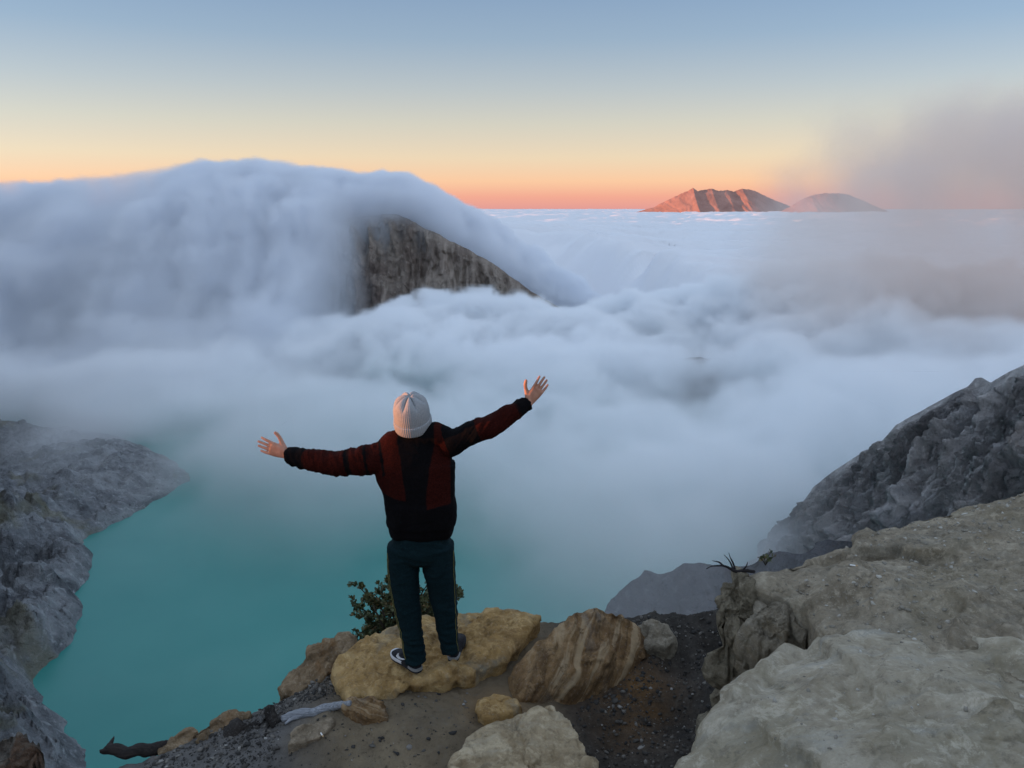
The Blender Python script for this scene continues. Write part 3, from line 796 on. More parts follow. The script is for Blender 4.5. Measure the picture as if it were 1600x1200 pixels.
rock('rock', pz([(746, 1092, -0.06), (770, 1079, -0.05), (804, 1082, -0.06), (820, 1100, -0.09), (800, 1118, -0.10), (762, 1122, -0.10), (745, 1110, -0.09)]),
     -0.4, ochre, 'small tan rock wedged between the three large boulders', bevel=0.3, amp=0.014, freq=6, seed=13, nu=90, nt=24, ns=12)
rock('rock', pz([(421, 1074, -0.20), (432, 1053, -0.17), (470, 1024, -0.12), (515, 1001, -0.07), (552, 992, -0.04), (560, 1004, -0.05), (540, 1024, -0.08), (515, 1042, -0.12), (498, 1066, -0.16), (470, 1080, -0.19), (440, 1084, -0.21)]),
     -0.7, brownst, 'dark brown and orange rock at the brink left of the ochre boulder', bevel=0.25, amp=0.03, freq=4.5, seed=17, nu=140, nt=34, ns=18, crack=0.014, flare=-0.1)
rock('rock', pz([(296, 1146, -0.26), (330, 1124, -0.23), (365, 1106, -0.20), (388, 1103, -0.19), (394, 1112, -0.21), (372, 1128, -0.24), (335, 1148, -0.27), (306, 1160, -0.29)]),
     -0.6, brownst, 'long olive brown rock slab tilted along the left brink', bevel=0.3, amp=0.02, freq=5, seed=19, nu=110, nt=26, ns=14, lay=((0.3, 0.9, 0.3), 24, 0.006))
rock('rock', pz([(252, 1168, -0.30), (280, 1146, -0.27), (300, 1133, -0.25), (312, 1140, -0.26), (296, 1160, -0.29), (268, 1176, -0.32)]),
     -0.6, brownst, 'small olive brown rock farthest left along the brink', bevel=0.3, amp=0.015, freq=6, seed=23, nu=90, nt=22, ns=12)
rock('rock', pz([(375, 1132, -0.24), (392, 1116, -0.19), (410, 1110, -0.17), (430, 1118, -0.18), (436, 1136, -0.21), (420, 1152, -0.24), (396, 1152, -0.25)]),
     -0.5, stone_mat('charred_stone', [(0.3, (0.015, 0.013, 0.012)), (0.5, (0.035, 0.03, 0.027)), (0.7, (0.06, 0.05, 0.042))], fleck=0.2, scale=2), 'blackish crumbly rock beside the grey root', bevel=0.35, amp=0.05, freq=8, seed=29, nu=110, nt=26, ns=14, crack=0.03)
rock('rock', pz([(448, 1164, -0.17), (462, 1138, -0.14), (490, 1126, -0.12), (518, 1117, -0.11), (522, 1127, -0.12), (506, 1150, -0.15), (478, 1160, -0.17)]),
     -0.4, stone_mat('tan_stone', [(0.3, (0.13, 0.10, 0.065)), (0.5, (0.20, 0.155, 0.105)), (0.7, (0.27, 0.215, 0.15))], scale=2, bump=0.4), 'flat tan stone lying below the grey root', bevel=0.12, amp=0.008, freq=8, seed=31, nu=90, nt=22, ns=10)
rock('rock', pz([(540, 1100, -0.05), (556, 1088, -0.03), (580, 1088, -0.03), (600, 1098, -0.05), (604, 1112, -0.07), (580, 1116, -0.08), (552, 1112, -0.08)]),
     -0.3, banded, 'small ribbed brown rock at the thick end of the grey root', bevel=0.4, amp=0.012, freq=8, seed=37, nu=90, nt=22, ns=10, lay=((0.3, 0.5, 0.8), 40, 0.006))
rock('rock', pz([(985, 1000, -0.06), (998, 976, 0.0), (1020, 965, 0.03), (1046, 972, 0.03), (1056, 992, -0.02), (1040, 1008, -0.06), (1010, 1012, -0.09)]),
     -0.4, greyst, 'small greyish tan rock behind the banded boulder', bevel=0.35, amp=0.02, freq=7, seed=41, nu=90, nt=22, ns=12)
rock('rock', pz([(-30, 1230, -2.35), (-20, 1150, -1.95), (30, 1136, -1.85), (56, 1136, -1.82), (62, 1156, -1.95), (50, 1190, -2.15), (52, 1235, -2.4), (10, 1260, -2.5)]),
     -4.0, stone_mat('scree_stone', [(0.3, (0.05, 0.045, 0.04)), (0.5, (0.11, 0.098, 0.082)), (0.7, (0.17, 0.15, 0.12))], (0.16, 0.08, 0.04), 0.6, scale=1.2), 'rusty grey outcrop in the bottom left corner below the ledge', bevel=0.25, facet=0.3, amp=0.05, freq=2.5, seed=43, nu=140, nt=34, ns=18, crack=0.05)

slab = stone_mat('weathered_slab', [(0.28, (0.26, 0.215, 0.15)), (0.5, (0.395, 0.34, 0.25)), (0.72, (0.5, 0.45, 0.355))], (0.20, 0.165, 0.09), 0.45, fleck=0.3, streak=((1.4, 7.5, 3), (0.34, 0.345, 0.325), (0.0, 0.0, -0.32)), scale=0.9)
back = pz([(1132, 905, 0.76), (1165, 894, 0.80), (1205, 878, 0.84), (1260, 858, 0.89), (1330, 832, 0.95), (1410, 806, 1.0), (1450, 792, 1.03), (1490, 786, 1.05), (1540, 770, 1.08), (1600, 760, 1.10), (1700, 740, 1.14), (1850, 720, 1.16)])
rock('rock_shelf', back[1:] + [np.array(p) for p in [(4.3, 4.2, 1.18), (4.2, 3.0, 1.18), (3.2, 2.4, 1.10), (2.4, 2.5, 0.96)]] + pz([(1420, 1060, 0.86), (1330, 1010, 0.80), (1285, 985, 0.78), (1262, 940, 0.79), (1225, 921, 0.79), (1192, 914, 0.79), (1168, 904, 0.79)]),
     -0.9, stone_mat('earthy_shelf', [(0.28, (0.18, 0.145, 0.1)), (0.5, (0.295, 0.245, 0.175)), (0.72, (0.4, 0.345, 0.26))], (0.20, 0.165, 0.10), 0.35, fleck=0.35, streak=((1.6, 9, 3), (0.24, 0.225, 0.185), (0.0, 0.0, -0.25)), scale=1.1),
     'earthy brown grey rock terrace behind the pale slab at right', inner=pz([(1400, 900, 0.985), (1320, 900, 0.93), (1500, 900, 1.04), (1230, 910, 0.82)]), bevel=0.05, amp=0.026, freq=3.0, seed=47, nu=460, nt=150, ns=36, flare=-0.02, crack=0.010, power=2.4)
rock('rock_slab', pz([(1044, 1320, 0.64), (1052, 1200, 0.68), (1056, 1168, 0.69), (1084, 1140, 0.70), (1100, 1112, 0.72), (1120, 1086, 0.73), (1150, 1056, 0.75), (1184, 1030, 0.77), (1212, 1008, 0.79), (1250, 986, 0.81), (1274, 970, 0.80), (1300, 962, 0.79), (1360, 955, 0.83), (1440, 955, 0.89), (1540, 955, 0.95), (1700, 955, 1.02)]) + [np.array(p) for p in [(3.4, 2.6, 1.15), (3.6, 1.2, 1.2), (2.6, 0.2, 1.2), (1.2, -0.7, 1.18), (-0.2, -0.7, 1.12), (-0.3, 0.5, 1.0), (0.2, 1.5, 0.72)]],
     -0.9, slab, 'broad pale grey slab filling the lower right corner', inner=pz([(1300, 1050, 0.885), (1450, 1050, 0.99), (1400, 1150, 0.98), (1250, 1150, 0.87), (1560, 1080, 1.05), (1150, 1150, 0.78), (1180, 1080, 0.80)]) + [np.array((0.8, 0.4, 1.12)), np.array((2.2, 1.4, 1.14))],
     bevel=0.07, amp=0.026, freq=2.3, seed=48, nu=560, nt=200, ns=40, flare=-0.02, crack=0.016, power=2.4)
rock('boulder', pz([(1168, 965, 0.68), (1178, 944, 0.73), (1205, 932, 0.75), (1238, 938, 0.76), (1262, 956, 0.74), (1268, 980, 0.66), (1244, 1002, 0.58), (1212, 1010, 0.54), (1180, 998, 0.58)]),
     -0.3, greyst, 'rough round grey block tucked under the edge of the rock shelf', bevel=0.45, amp=0.035, freq=5, seed=53, nu=140, nt=34, ns=20, crack=0.012)
rock('boulder', pz([(1122, 925, 0.70), (1130, 908, 0.75), (1154, 902, 0.77), (1180, 912, 0.77), (1192, 940, 0.70), (1184, 975, 0.58), (1160, 992, 0.50), (1138, 980, 0.54), (1126, 955, 0.62)]),
     -0.4, stone_mat('dun_stone', [(0.28, (0.11, 0.09, 0.06)), (0.5, (0.21, 0.175, 0.12)), (0.72, (0.3, 0.26, 0.19))], scale=1.4), 'dun crumbly block at the far corner of the rock shelf', bevel=0.3, amp=0.05, freq=5, seed=59, nu=150, nt=34, ns=24, crack=0.03)

# --- loose scree: thousands of chips nobody could count
rng = np.random.default_rng(5)
ico = bmesh.new(); bmesh.ops.create_icosphere(ico, subdivisions=1, radius=1.0)
iv = np.array([v.co[:] for v in ico.verts]); ico.verts.index_update(); ifc = np.array([[v.index for v in f.verts] for f in ico.faces]); ico.free()
def scatter(name, spots, sizes, mat, label, cat):
    V, Fc = [], []
    for k, (p, s) in enumerate(zip(spots, sizes)):
        sc = s * rng.uniform(0.55, 1.25, 3) * np.array([1, 1, 0.65]); vv = iv * (1 + 0.28 * rng.normal(size=(len(iv), 1)))
        a = rng.uniform(0, 6.28); t = rng.normal(0, 0.5)
        rz = np.array([[math.cos(a), -math.sin(a), 0], [math.sin(a), math.cos(a), 0], [0, 0, 1]]); rx = np.array([[1, 0, 0], [0, math.cos(t), -math.sin(t)], [0, math.sin(t), math.cos(t)]])
        V.append((vv * sc) @ rx.T @ rz.T + p); Fc.append(ifc + k * len(iv))
    me = mesh_np(name, np.concatenate(V), np.concatenate(Fc))
    me.attributes.new('shade', 'FLOAT', 'POINT').data.foreach_set('value', np.repeat(rng.random(len(spots)) ** 2.2, len(iv)).astype(np.float32))
    ob = link(name, me, mat, smooth=False); tag(ob, label, cat, kind='stuff'); return ob
m = NT('scree_chips')
col = m.ramp(m.attr('shade'), [(0.0, (0.035, 0.033, 0.031)), (0.5, (0.10, 0.09, 0.078)), (0.9, (0.19, 0.175, 0.155)), (1.0, (0.34, 0.325, 0.30))])
m.done(col, 0.9, m.bump(m.noise(m.coord(), 70, 4), 0.4, 0.004), 0.2)
def put(n, poly_px, zz):
    """random spots on the soil inside a pixel polygon's patch of ground"""
    W = np.array([at_z(x, y, zz)[:2] for x, y in poly_px]); out = []
    lo, hi = W.min(0), W.max(0)
    while len(out) < n:
        p = rng.uniform(lo, hi); c = False
        for (x1, y1), (x2, y2) in zip(W, np.roll(W, -1, 0)):
            if (y1 > p[1]) != (y2 > p[1]) and p[0] < (x2 - x1) * (p[1] - y1) / (y2 - y1) + x1: c = not c
        if c: out.append((p[0], p[1], ground_z(p[0], p[1]) + 0.001))
    return np.array(out)
sp = np.concatenate([put(2600, [(890, 1120), (985, 1000), (990, 955), (1060, 940), (1135, 915), (1190, 1010), (1110, 1100), (1050, 1200), (930, 1210)], -0.2),
                     put(1700, [(150, 1205), (300, 1150), (430, 1090), (530, 1020), (550, 1080), (450, 1130), (420, 1210)], -0.25),
                     put(260, [(430, 1140), (540, 1090), (740, 1080), (740, 1130), (690, 1210), (400, 1215)], -0.15),
                     put(500, [(395, 1110), (430, 1085), (530, 1035), (545, 1085), (450, 1105)], -0.2)])
sz = 0.0045 + 0.016 * rng.random(len(sp)) ** 5
scatter('gravel', sp, sz, m.m, 'grey and white chips of scree strewn over the soil', 'gravel')

from mathutils.bvhtree import BVHTree
def grit_on(ob_name, n, poly_px, zz):
    """spots on a rock's upper surface"""
    ob = bpy.data.objects[ob_name]; o = ob.location
    t = BVHTree.FromPolygons([v.co.copy() for v in ob.data.vertices], [tuple(p.vertices) for p in ob.data.polygons]); out = []
    for p in put(n, poly_px, zz):
        h = t.ray_cast(Vector((p[0], p[1], 3)) - o, Vector((0, 0, -1)))
        if h[0] is not None and abs(h[1].z) > 0.6: out.append(np.array(h[0] + o))
    return np.array(out)
grit_mat = NT('pale_grit'); grit_mat.done(grit_mat.ramp(grit_mat.attr('shade'), [(0.0, (0.20, 0.18, 0.145)), (0.5, (0.30, 0.275, 0.23)), (1.0, (0.48, 0.455, 0.40))]), 0.9)
sp = np.concatenate([grit_on('rock_shelf', 2200, [(1140, 912), (1260, 862), (1420, 806), (1600, 762), (1700, 800), (1600, 930), (1420, 990), (1290, 980)], 0.95), grit_on('rock_slab', 160, [(1120, 1120), (1270, 985), (1500, 1000), (1600, 1100), (1400, 1200), (1100, 1200)], 0.9)])
scatter('gravel', sp, 0.0025 + 0.013 * rng.random(len(sp)) ** 5, grit_mat.m, 'fine grit lying on the rock terrace at right', 'gravel')
# ------------------------------------------------------------------ the man with outstretched arms
PY = 4.40
def W(px, py, dy=0.0):
    return at_y(px, py, PY + dy)
PXM = 4.62 / F_PX                                                # metres per pixel at the man

def loft(bm, pts, rad, up=(0, -1, 0), nseg=28, expo=2.0, caps=True):
    """closed tube through PTS; RAD gives (half width, half depth) per point, depth measured along UP"""
    pts = [np.asarray(p, float) for p in pts]
    rad = [r if isinstance(r, (tuple, list)) else (r, r) for r in rad]
    P, Rr = [], []
    if caps:                                                      # rounded ends
        d0 = (pts[0] - pts[1]) / max(np.linalg.norm(pts[0] - pts[1]), 1e-9); d1 = (pts[-1] - pts[-2]) / max(np.linalg.norm(pts[-1] - pts[-2]), 1e-9)
        for a in (80, 55, 28):
            k = math.cos(R(a)); P.append(pts[0] + d0 * min(rad[0]) * math.sin(R(a)) * 0.6); Rr.append((rad[0][0] * k, rad[0][1] * k))
    P += pts; Rr += rad
    if caps:
        for a in (28, 55, 80):
            k = math.cos(R(a)); P.append(pts[-1] + d1 * min(rad[-1]) * math.sin(R(a)) * 0.6); Rr.append((rad[-1][0] * k, rad[-1][1] * k))
    rings = []
    for i, p in enumerate(P):
        t = P[min(i + 1, len(P) - 1)] - P[max(i - 1, 0)]; t = t / max(np.linalg.norm(t), 1e-9)
        u = np.asarray(up, float); s = np.cross(t, u); s /= max(np.linalg.norm(s), 1e-9); u2 = np.cross(s, t)
        ring = []
        for k in range(nseg):
            a = 2 * math.pi * k / nseg; c, sn = math.cos(a), math.sin(a)
            c = math.copysign(abs(c) ** (2 / expo), c); sn = math.copysign(abs(sn) ** (2 / expo), sn)
            ring.append(bm.verts.new(p + s * c * Rr[i][0] + u2 * sn * Rr[i][1]))
        rings.append(ring)
    for a, b in zip(rings[:-1], rings[1:]):
        for k in range(nseg):
            bm.faces.new((a[k], a[(k + 1) % nseg], b[(k + 1) % nseg], b[k]))
    bm.faces.new(rings[0][::-1]); bm.faces.new(rings[-1])
def curve(P, n):
    """smooth Catmull-Rom resampling of points with any number of columns"""
    P = np.asarray(P, float); Q = np.vstack([2 * P[0] - P[1], P, 2 * P[-1] - P[-2]]); out = []
    for s in np.linspace(0, len(P) - 1 - 1e-9, n):
        i = int(s); t = s - i; a, b, c, d = Q[i:i + 4]
        out.append(0.5 * (2 * b + (c - a) * t + (2 * a - 5 * b + 4 * c - d) * t * t + (3 * b - a - 3 * c + d) * t ** 3))
    return np.array(out)
def fuse(name, bm, voxel, mat, parent, smooth=4, fn=None):
    """join overlapping closed tubes into one continuous skin"""
    bmesh.ops.recalc_face_normals(bm, faces=bm.faces)
    me = bpy.data.meshes.new(name); bm.to_mesh(me); bm.free()
    tmp = bpy.data.objects.new('tmp', me); COL.objects.link(tmp)
    r = tmp.modifiers.new('r', 'REMESH'); r.mode = 'VOXEL'; r.voxel_size = voxel; r.use_smooth_shade = True
    s = tmp.modifiers.new('s', 'SMOOTH'); s.iterations = smooth; s.factor = 0.5
    dg = bpy.context.evaluated_depsgraph_get()
    m2 = bpy.data.meshes.new_from_object(tmp.evaluated_get(dg)); m2.name = name
    bpy.data.objects.remove(tmp); bpy.data.meshes.remove(me)
    if fn:
        V = np.empty(len(m2.vertices) * 3, np.float32); m2.vertices.foreach_get('co', V); V = V.reshape(-1, 3).astype(float)
        N = np.empty(len(m2.vertices) * 3, np.float32); m2.vertices.foreach_get('normal', N); N = N.reshape(-1, 3).astype(float)
        V = fn(V, N, m2); m2.vertices.foreach_set('co', V.astype(np.float32).ravel()); m2.update()
    m2.materials.clear()
    return link(name, m2, mat, parent)
def bring(ob, root):
    """keep a part where it is in the world under its thing"""
    ob.data.transform(Matrix.Translation(-root.location)); ob.parent = root

man = empty('person', (W(672, 1045)[0], PY, 0.0))
tag(man, 'man in white beanie and dark red jacket seen from behind with arms spread wide', 'person')

# skin: one body from head to feet, hands with five fingers
m = NT('skin')
n = m.noise(m.coord(), 30, 5, 0.6)
m.done(m.ramp(n, [(0.3, (0.36, 0.17, 0.11)), (0.7, (0.50, 0.27, 0.19))]), 0.55, m.bump(n, 0.2, 0.003), 0.35)
m.p.inputs['Subsurface Weight'].default_value = 0.1; m.p.inputs['Subsurface Scale'].default_value = 0.01; m.p.inputs['Subsurface Radius'].default_value = (1, 0.4, 0.2)
skin = m.m
bm = bmesh.new()
loft(bm, [W(658, 860), W(658, 830), W(657, 790), W(654, 750), W(651, 715), W(650, 695)], [(.16, .10), (.15, .095), (.145, .09), (.165, .10), (.19, .095), (.11, .075)])
loft(bm, [W(650, 705), W(648, 672), W(647, 650, 0.02)], [(.058, .06)] * 3)
head_c = W(646, 650, 0.02)
loft(bm, [head_c + np.array(p) for p in [(0, .02, -.12), (0, .015, -.08), (0, .0, -.02), (0, .0, .03), (0, .0, .06)]], [(.045, .06), (.066, .085), (.077, .092), (.066, .078), (.036, .045)])
loft(bm, [head_c + np.array(p) for p in [(0, .085, .02), (0, .105, -.01), (0, .118, -.03)]], [(.009, .012), (.012, .014), (.016, .014)], up=(0, 0, 1), nseg=12)     # nose
for s in (-1, 1):
    loft(bm, [head_c + np.array((s * .079, -.005, z)) for z in (.02, -.005, -.03)], [(.008, .016), (.010, .019), (.008, .013)], nseg=12)                               # ears
    loft(bm, [head_c + np.array((s * .018, .088, .032)), head_c + np.array((s * .048, .074, .032))], [.008, .007], nseg=10)                                           # brows
loft(bm, [head_c + np.array((-.022, .098, -.062)), head_c + np.array((0, .104, -.060)), head_c + np.array((.022, .098, -.062))], [.006, .008, .006], nseg=10)          # lips
legL = np.array([(630, 850, 50), (630, 885, 50), (633, 920, 47), (638, 960, 42), (645, 1000, 36), (650, 1034, 33)], float)
legR = np.array([(684, 848, 52), (686, 885, 52), (691, 920, 45), (696, 960, 39), (701, 1000, 31), (704, 1019, 29)], float)
for leg, dy in ((legL, -0.03), (legR, 0.03)):
    loft(bm, [W(x, y, dy * i / 5) for i, (x, y, w_) in enumerate(leg)], [w_ * PXM * 0.30 for x, y, w_ in leg])
armL = np.array([(612, 712, 46), (582, 717, 46), (550, 722, 42), (518, 724, 37), (484, 718, 32), (450, 711.5, 26)], float)
armR = np.array([(696, 694, 46), (716, 687, 42), (744, 674, 38), (776, 661, 34), (804, 642, 28), (826, 629, 22)], float)
def arm_pts(arm, n=24, bend=0.05):
    c = curve(arm, n); k = np.linspace(0, 1, n)
    return [W(x, y, -bend * math.sin(k[i] * 3.14) + 0.05 * k[i]) for i, (x, y, w_) in enumerate(c)], c[:, 2] * PXM / 2
for arm in (armL, armR):
    p, r = arm_pts(arm); loft(bm, p, r * 0.72)
def hand(bm, wrist, f, pn, th, s=1.0):
    """palm and five bent fingers; F along the fingers, PN out of the palm, TH towards the thumb"""
    f, pn, th = [np.array(v, float) / np.linalg.norm(v) for v in (f, pn, th)]
    th = th - f * (th @ f); th /= np.linalg.norm(th); pn = pn - f * (pn @ f) - th * (pn @ th); pn /= np.linalg.norm(pn)
    w_ = np.asarray(wrist, float)
    L = lambda a, b, c: w_ + s * (f * a + th * b + pn * c)
    loft(bm, [L(-.06, 0, 0), L(-.01, 0, 0), L(.02, 0, 0), L(.055, 0, .002), L(.092, -.001, 0)], [(.027 * s, .020 * s), (.027 * s, .019 * s), (.033 * s, .018 * s), (.040 * s, .016 * s), (.041 * s, .012 * s)], up=pn, nseg=24, expo=2.5)
    for b, ln, sp, cu in ((.032, .076, .09, .10), (.011, .085, .03, .03), (-.010, .080, -.03, .07), (-.031, .064, -.11, .16)):
        p0 = (.080, b, 0); pts = [L(*p0)]; a = cu * 0.4; x, y, z = p0
        for q in (.40, .33, .27):
            x += ln * q * 1.12 * math.cos(a) * math.cos(sp); y += ln * q * 1.12 * math.sin(sp); z += ln * q * math.sin(a); a += cu
            pts.append(L(x, y, z))
        pts = curve(pts, 9)
        loft(bm, pts, list(np.linspace(.0094, .0070, 9) * s), up=pn, nseg=14)
    pts = curve([L(.018, .020, .004), L(.042, .045, .010), L(.062, .070, .012), L(.082, .086, .012), L(.098, .094, .010)], 10)
    loft(bm, pts, list(np.array([.017, .0155, .014, .0125, .0115, .0108, .0105, .0105, .0098, .008]) * s), up=pn, nseg=16)
wl, wr = W(448, 709, .05), W(826, 628, .05)
hand(bm, wl, (-.92, .10, .30), (.10, 1, -.10), (.30, -.05, .95), 1.08)
hand(bm, wr, (.60, .10, .80), (.35, 1, -.10), (-.85, -.30, .50), 1.0)
def shape_skin(V, N, me):
    return V + N * (0.0012 * fbm(V * 40, 3, 301))[:, None]
body = fuse('body', bm, 0.0042, skin, None, 3, shape_skin); bring(body, man)

# jacket
m = NT('fleece')
pan = m.attr('panel')
fz = m.noise(m.coord(), 160, 5, 0.75); fz2 = m.noise(m.coord(), 14, 4, 0.6)
red = m.mix(m.step(fz, 0.35, 0.7, 0, 1), (0.014, 0.0026, 0.002), (0.046, 0.0075, 0.005))
blk = m.mix(m.step(fz, 0.35, 0.7, 0, 1), (0.0022, 0.0020, 0.0026), (0.0060, 0.0055, 0.0065))
m.done(m.mix(m.step(m.math('ADD', pan, m.math('MULTIPLY', m.math('SUBTRACT', fz2, 0.5), 0.5)), 0.1, 0.9), blk, red), 0.97, m.bump(m.math('ADD', fz, m.math('MULTIPLY', fz2, 1.5)), 0.5, 0.006), 0.08)
bm = bmesh.new()
rows = [(836, 607, 708), (822, 604, 711), (804, 604, 713), (780, 601, 713), (758, 596, 712), (738, 588, 712), (718, 584, 711), (700, 596, 708), (688, 612, 700), (680, 624, 686)]
pts, rad = [], []
for i, (y, a, b) in enumerate(rows):
    tilt = 0
    pts.append(W((a + b) / 2, y, -0.005)); rad.append(((b - a) * PXM / 2, [.128, .138, .142, .140, .138, .134, .122, .100, .082, .066][i]))
cv = curve(np.c_[np.array(pts), np.array(rad)], 34)
loft(bm, cv[:, :3], [tuple(r) for r in cv[:, 3:]], nseg=48, expo=2.3, caps=False)
for arm in (armL, armR):
    p, r = arm_pts(arm, 30); loft(bm, p, [(a, a * 1.0) for a in r], caps=False, nseg=30)
loft(bm, [W(600, 707, -.01), W(620, 694, -.01), W(652, 684, 0), W(682, 680, -.01), W(700, 684, -.01)], [.070, .082, .085, .080, .068], up=(0, -1, 0))
loft(bm, [W(651, 700, 0), W(650, 685, .005), W(649, 672, .012)], [(.088, .088), (.082, .083), (.076, .078)], nseg=36, caps=False)      # stand collar
aL = np.array(arm_pts(armL, 40)[0]); aR = np.array(arm_pts(armR, 40)[0])
def shape_jacket(V, N, me):
    def along(A):
        d = np.linalg.norm(V[:, None, :] - A[None], axis=2); return d.argmin(1) / (len(A) - 1), d.min(1)
    tl, dl = along(aL); tr, dr = along(aR)
    mid = W(651, 740)[0]
    x = V[:, 0] - mid; z = V[:, 2]
    zs = W(650, 768)[2]; zt = W(650, 690)[2]
    onL = (tl > 0.10) & (dl < 0.13); onR = (tr > 0.10) & (dr < 0.13)
    wob = 0.016 * fbm(V * 9, 3, 311)
    # red yoke on both sides of a black spine panel, black below
    edge = zs - 0.02 + 0.20 * np.abs(x + 0.02) - 0.06 * (x > 0)
    p = sstep(0.005, -0.005, -(z + wob - edge)) * sstep(0.050, 0.066, np.abs(x - 0.012) + wob - 0.05 * sstep(zs, zt + .05, z))
    p = np.where(x > 0, p * sstep(0.215, 0.20, x + 0.35 * np.clip(z - zt + 0.02, 0, 1)), p)
    sl = sstep(0.10, 0.14, tl) * sstep(0.84, 0.80, tl + wob); sl = sl * (1 - sstep(0.40, 0.42, tl + wob) * sstep(0.47, 0.45, tl + wob)); sl = sl * (1 - 0.9 * sstep(0.23, 0.245, tl + wob) * sstep(0.285, 0.27, tl + wob))
    sr = sstep(0.40, 0.44, tr + wob) * sstep(0.84, 0.80, tr + wob)
    p = np.where(onL, np.maximum(sl, 0), p); p = np.where(onR, sr, p)
    me.attributes.new('panel', 'FLOAT', 'POINT').data.foreach_set('value', np.clip(p, 0, 1).astype(np.float32))
    q = V * np.array([1, 1, 1])
    ring = ridged(np.c_[np.where(onL, V[:, 0] * 15 + V[:, 2] * 6, V[:, 0] * 13 - V[:, 2] * 9), V[:, 1] * 3, V[:, 2] * 3], 3, 313) - 0.5
    wr = 0.012 * fbm(q * 6, 3, 315) + 0.004 * (ridged(q * 16, 3, 317) - 0.5)
    arms = np.clip(sstep(0.1, 0.25, tl) * (dl < 0.13) + sstep(0.1, 0.25, tr) * (dr < 0.13), 0, 1)
    wr = wr + arms * 0.018 * ring
    hem = W(650, 830)[2]
    wr = wr + 0.010 * sstep(hem + 0.07, hem + 0.035, z) * -1 * (1 - arms) + 0.008 * sstep(0.13, 0.09, np.abs(z - hem - 0.10)) * (1 - arms)
    drape = 0.006 * np.sin(x * 46 + 3 * fbm(V * 4, 2, 319)) * sstep(zs + .05, zs - .1, z) * (1 - arms)
    return V + N * (wr + drape)[:, None]
jk = fuse('jacket', bm, 0.0062, m.m, None, 5, shape_jacket); bring(jk, man)

# trousers with a pale piping down the outer seam
m = NT('teal_track_fabric')
fz = m.noise(m.coord(), 120, 4, 0.7)
m.done(m.mix(m.step(fz, 0.35, 0.7, 0, 1), (0.0024, 0.010, 0.013), (0.0055, 0.019, 0.023)), 0.9, m.bump(fz, 0.25, 0.003), 0.12)
bm = bmesh.new()
cv = curve(np.array([(*W(658, 818), .158, .112), (*W(658, 840), .175, .122), (*W(657, 858), .190, .125), (*W(657, 868, -.003), .186, .112)]), 10)
loft(bm, cv[:, :3], [tuple(r) for r in cv[:, 3:]], nseg=44, expo=2.2)
for leg, dy in ((legL, -0.03), (legR, 0.03)):
    c = curve(leg, 26); k = np.linspace(0, 1, 26)
    loft(bm, [W(x, y, dy * k[i] + 0.02 * math.sin(k[i] * 3.14)) for i, (x, y, w_) in enumerate(c)], [(w_ * PXM / 2, w_ * PXM / 2 * (1.12 - 0.1 * k[i])) for i, (x, y, w_) in enumerate(c)], nseg=32, caps=False)
def shape_trousers(V, N, me):
    z = V[:, 2]
    wr = 0.009 * fbm(V * 8, 4, 321) + 0.007 * (ridged(np.c_[V[:, 0] * 8, V[:, 1] * 8, V[:, 2] * 20], 3, 323) - 0.5)
    low = sstep(0.42, 0.05, z)
    wr = wr + low * 0.014 * (ridged(np.c_[V[:, 0] * 5, V[:, 1] * 5, z * 22 + V[:, 0] * 6], 3, 325) - 0.5)
    knee = np.exp(-((z - 0.60) / 0.09) ** 2)
    wr = wr + 0.012 * knee * sstep(-0.36, -0.30, V[:, 0] - 0.02)       # baggy bulge at the outer right pocket
    return V + N * wr[:, None]
tr = fuse('trousers', bm, 0.0062, m.m, None, 4, shape_trousers); bring(tr, man)
m = NT('yellow_piping'); m.done((0.17, 0.155, 0.05), 0.7)
piping = m.m
from mathutils.bvhtree import BVHTree
tb = BVHTree.FromPolygons([v.co.copy() for v in tr.data.vertices], [tuple(p.vertices) for p in tr.data.polygons])
def seam(leg, sgn, dy, k0, k1, ang):
    c = curve(leg, 40); k = np.linspace(0, 1, 40); P = []
    for i, (x, y, w_) in enumerate(c):
        if not k0 <= k[i] <= k1: continue
        o = Vector(W(x, y, dy * k[i])) - man.location
        d = Vector((sgn * math.cos(ang), -math.sin(ang), 0))
        h = tb.find_nearest(o + d * w_ * PXM * 0.56)[0]
        P.append(np.array(h) + np.array(d) * 0.001)
    b2 = bmesh.new(); loft(b2, P, [.0019] * len(P), up=(0.3, -1, 0), nseg=8)
    me = bpy.data.meshes.new('piping'); b2.to_mesh(me); b2.free()
    return link('piping', me, piping, man)
seam(legL, -1, -.03, 0.04, 0.95, 0.50); seam(legL, -1, -.03, 0.06, 0.95, 0.22); seam(legR, 1, .03, 0.04, 0.95, 0.30)

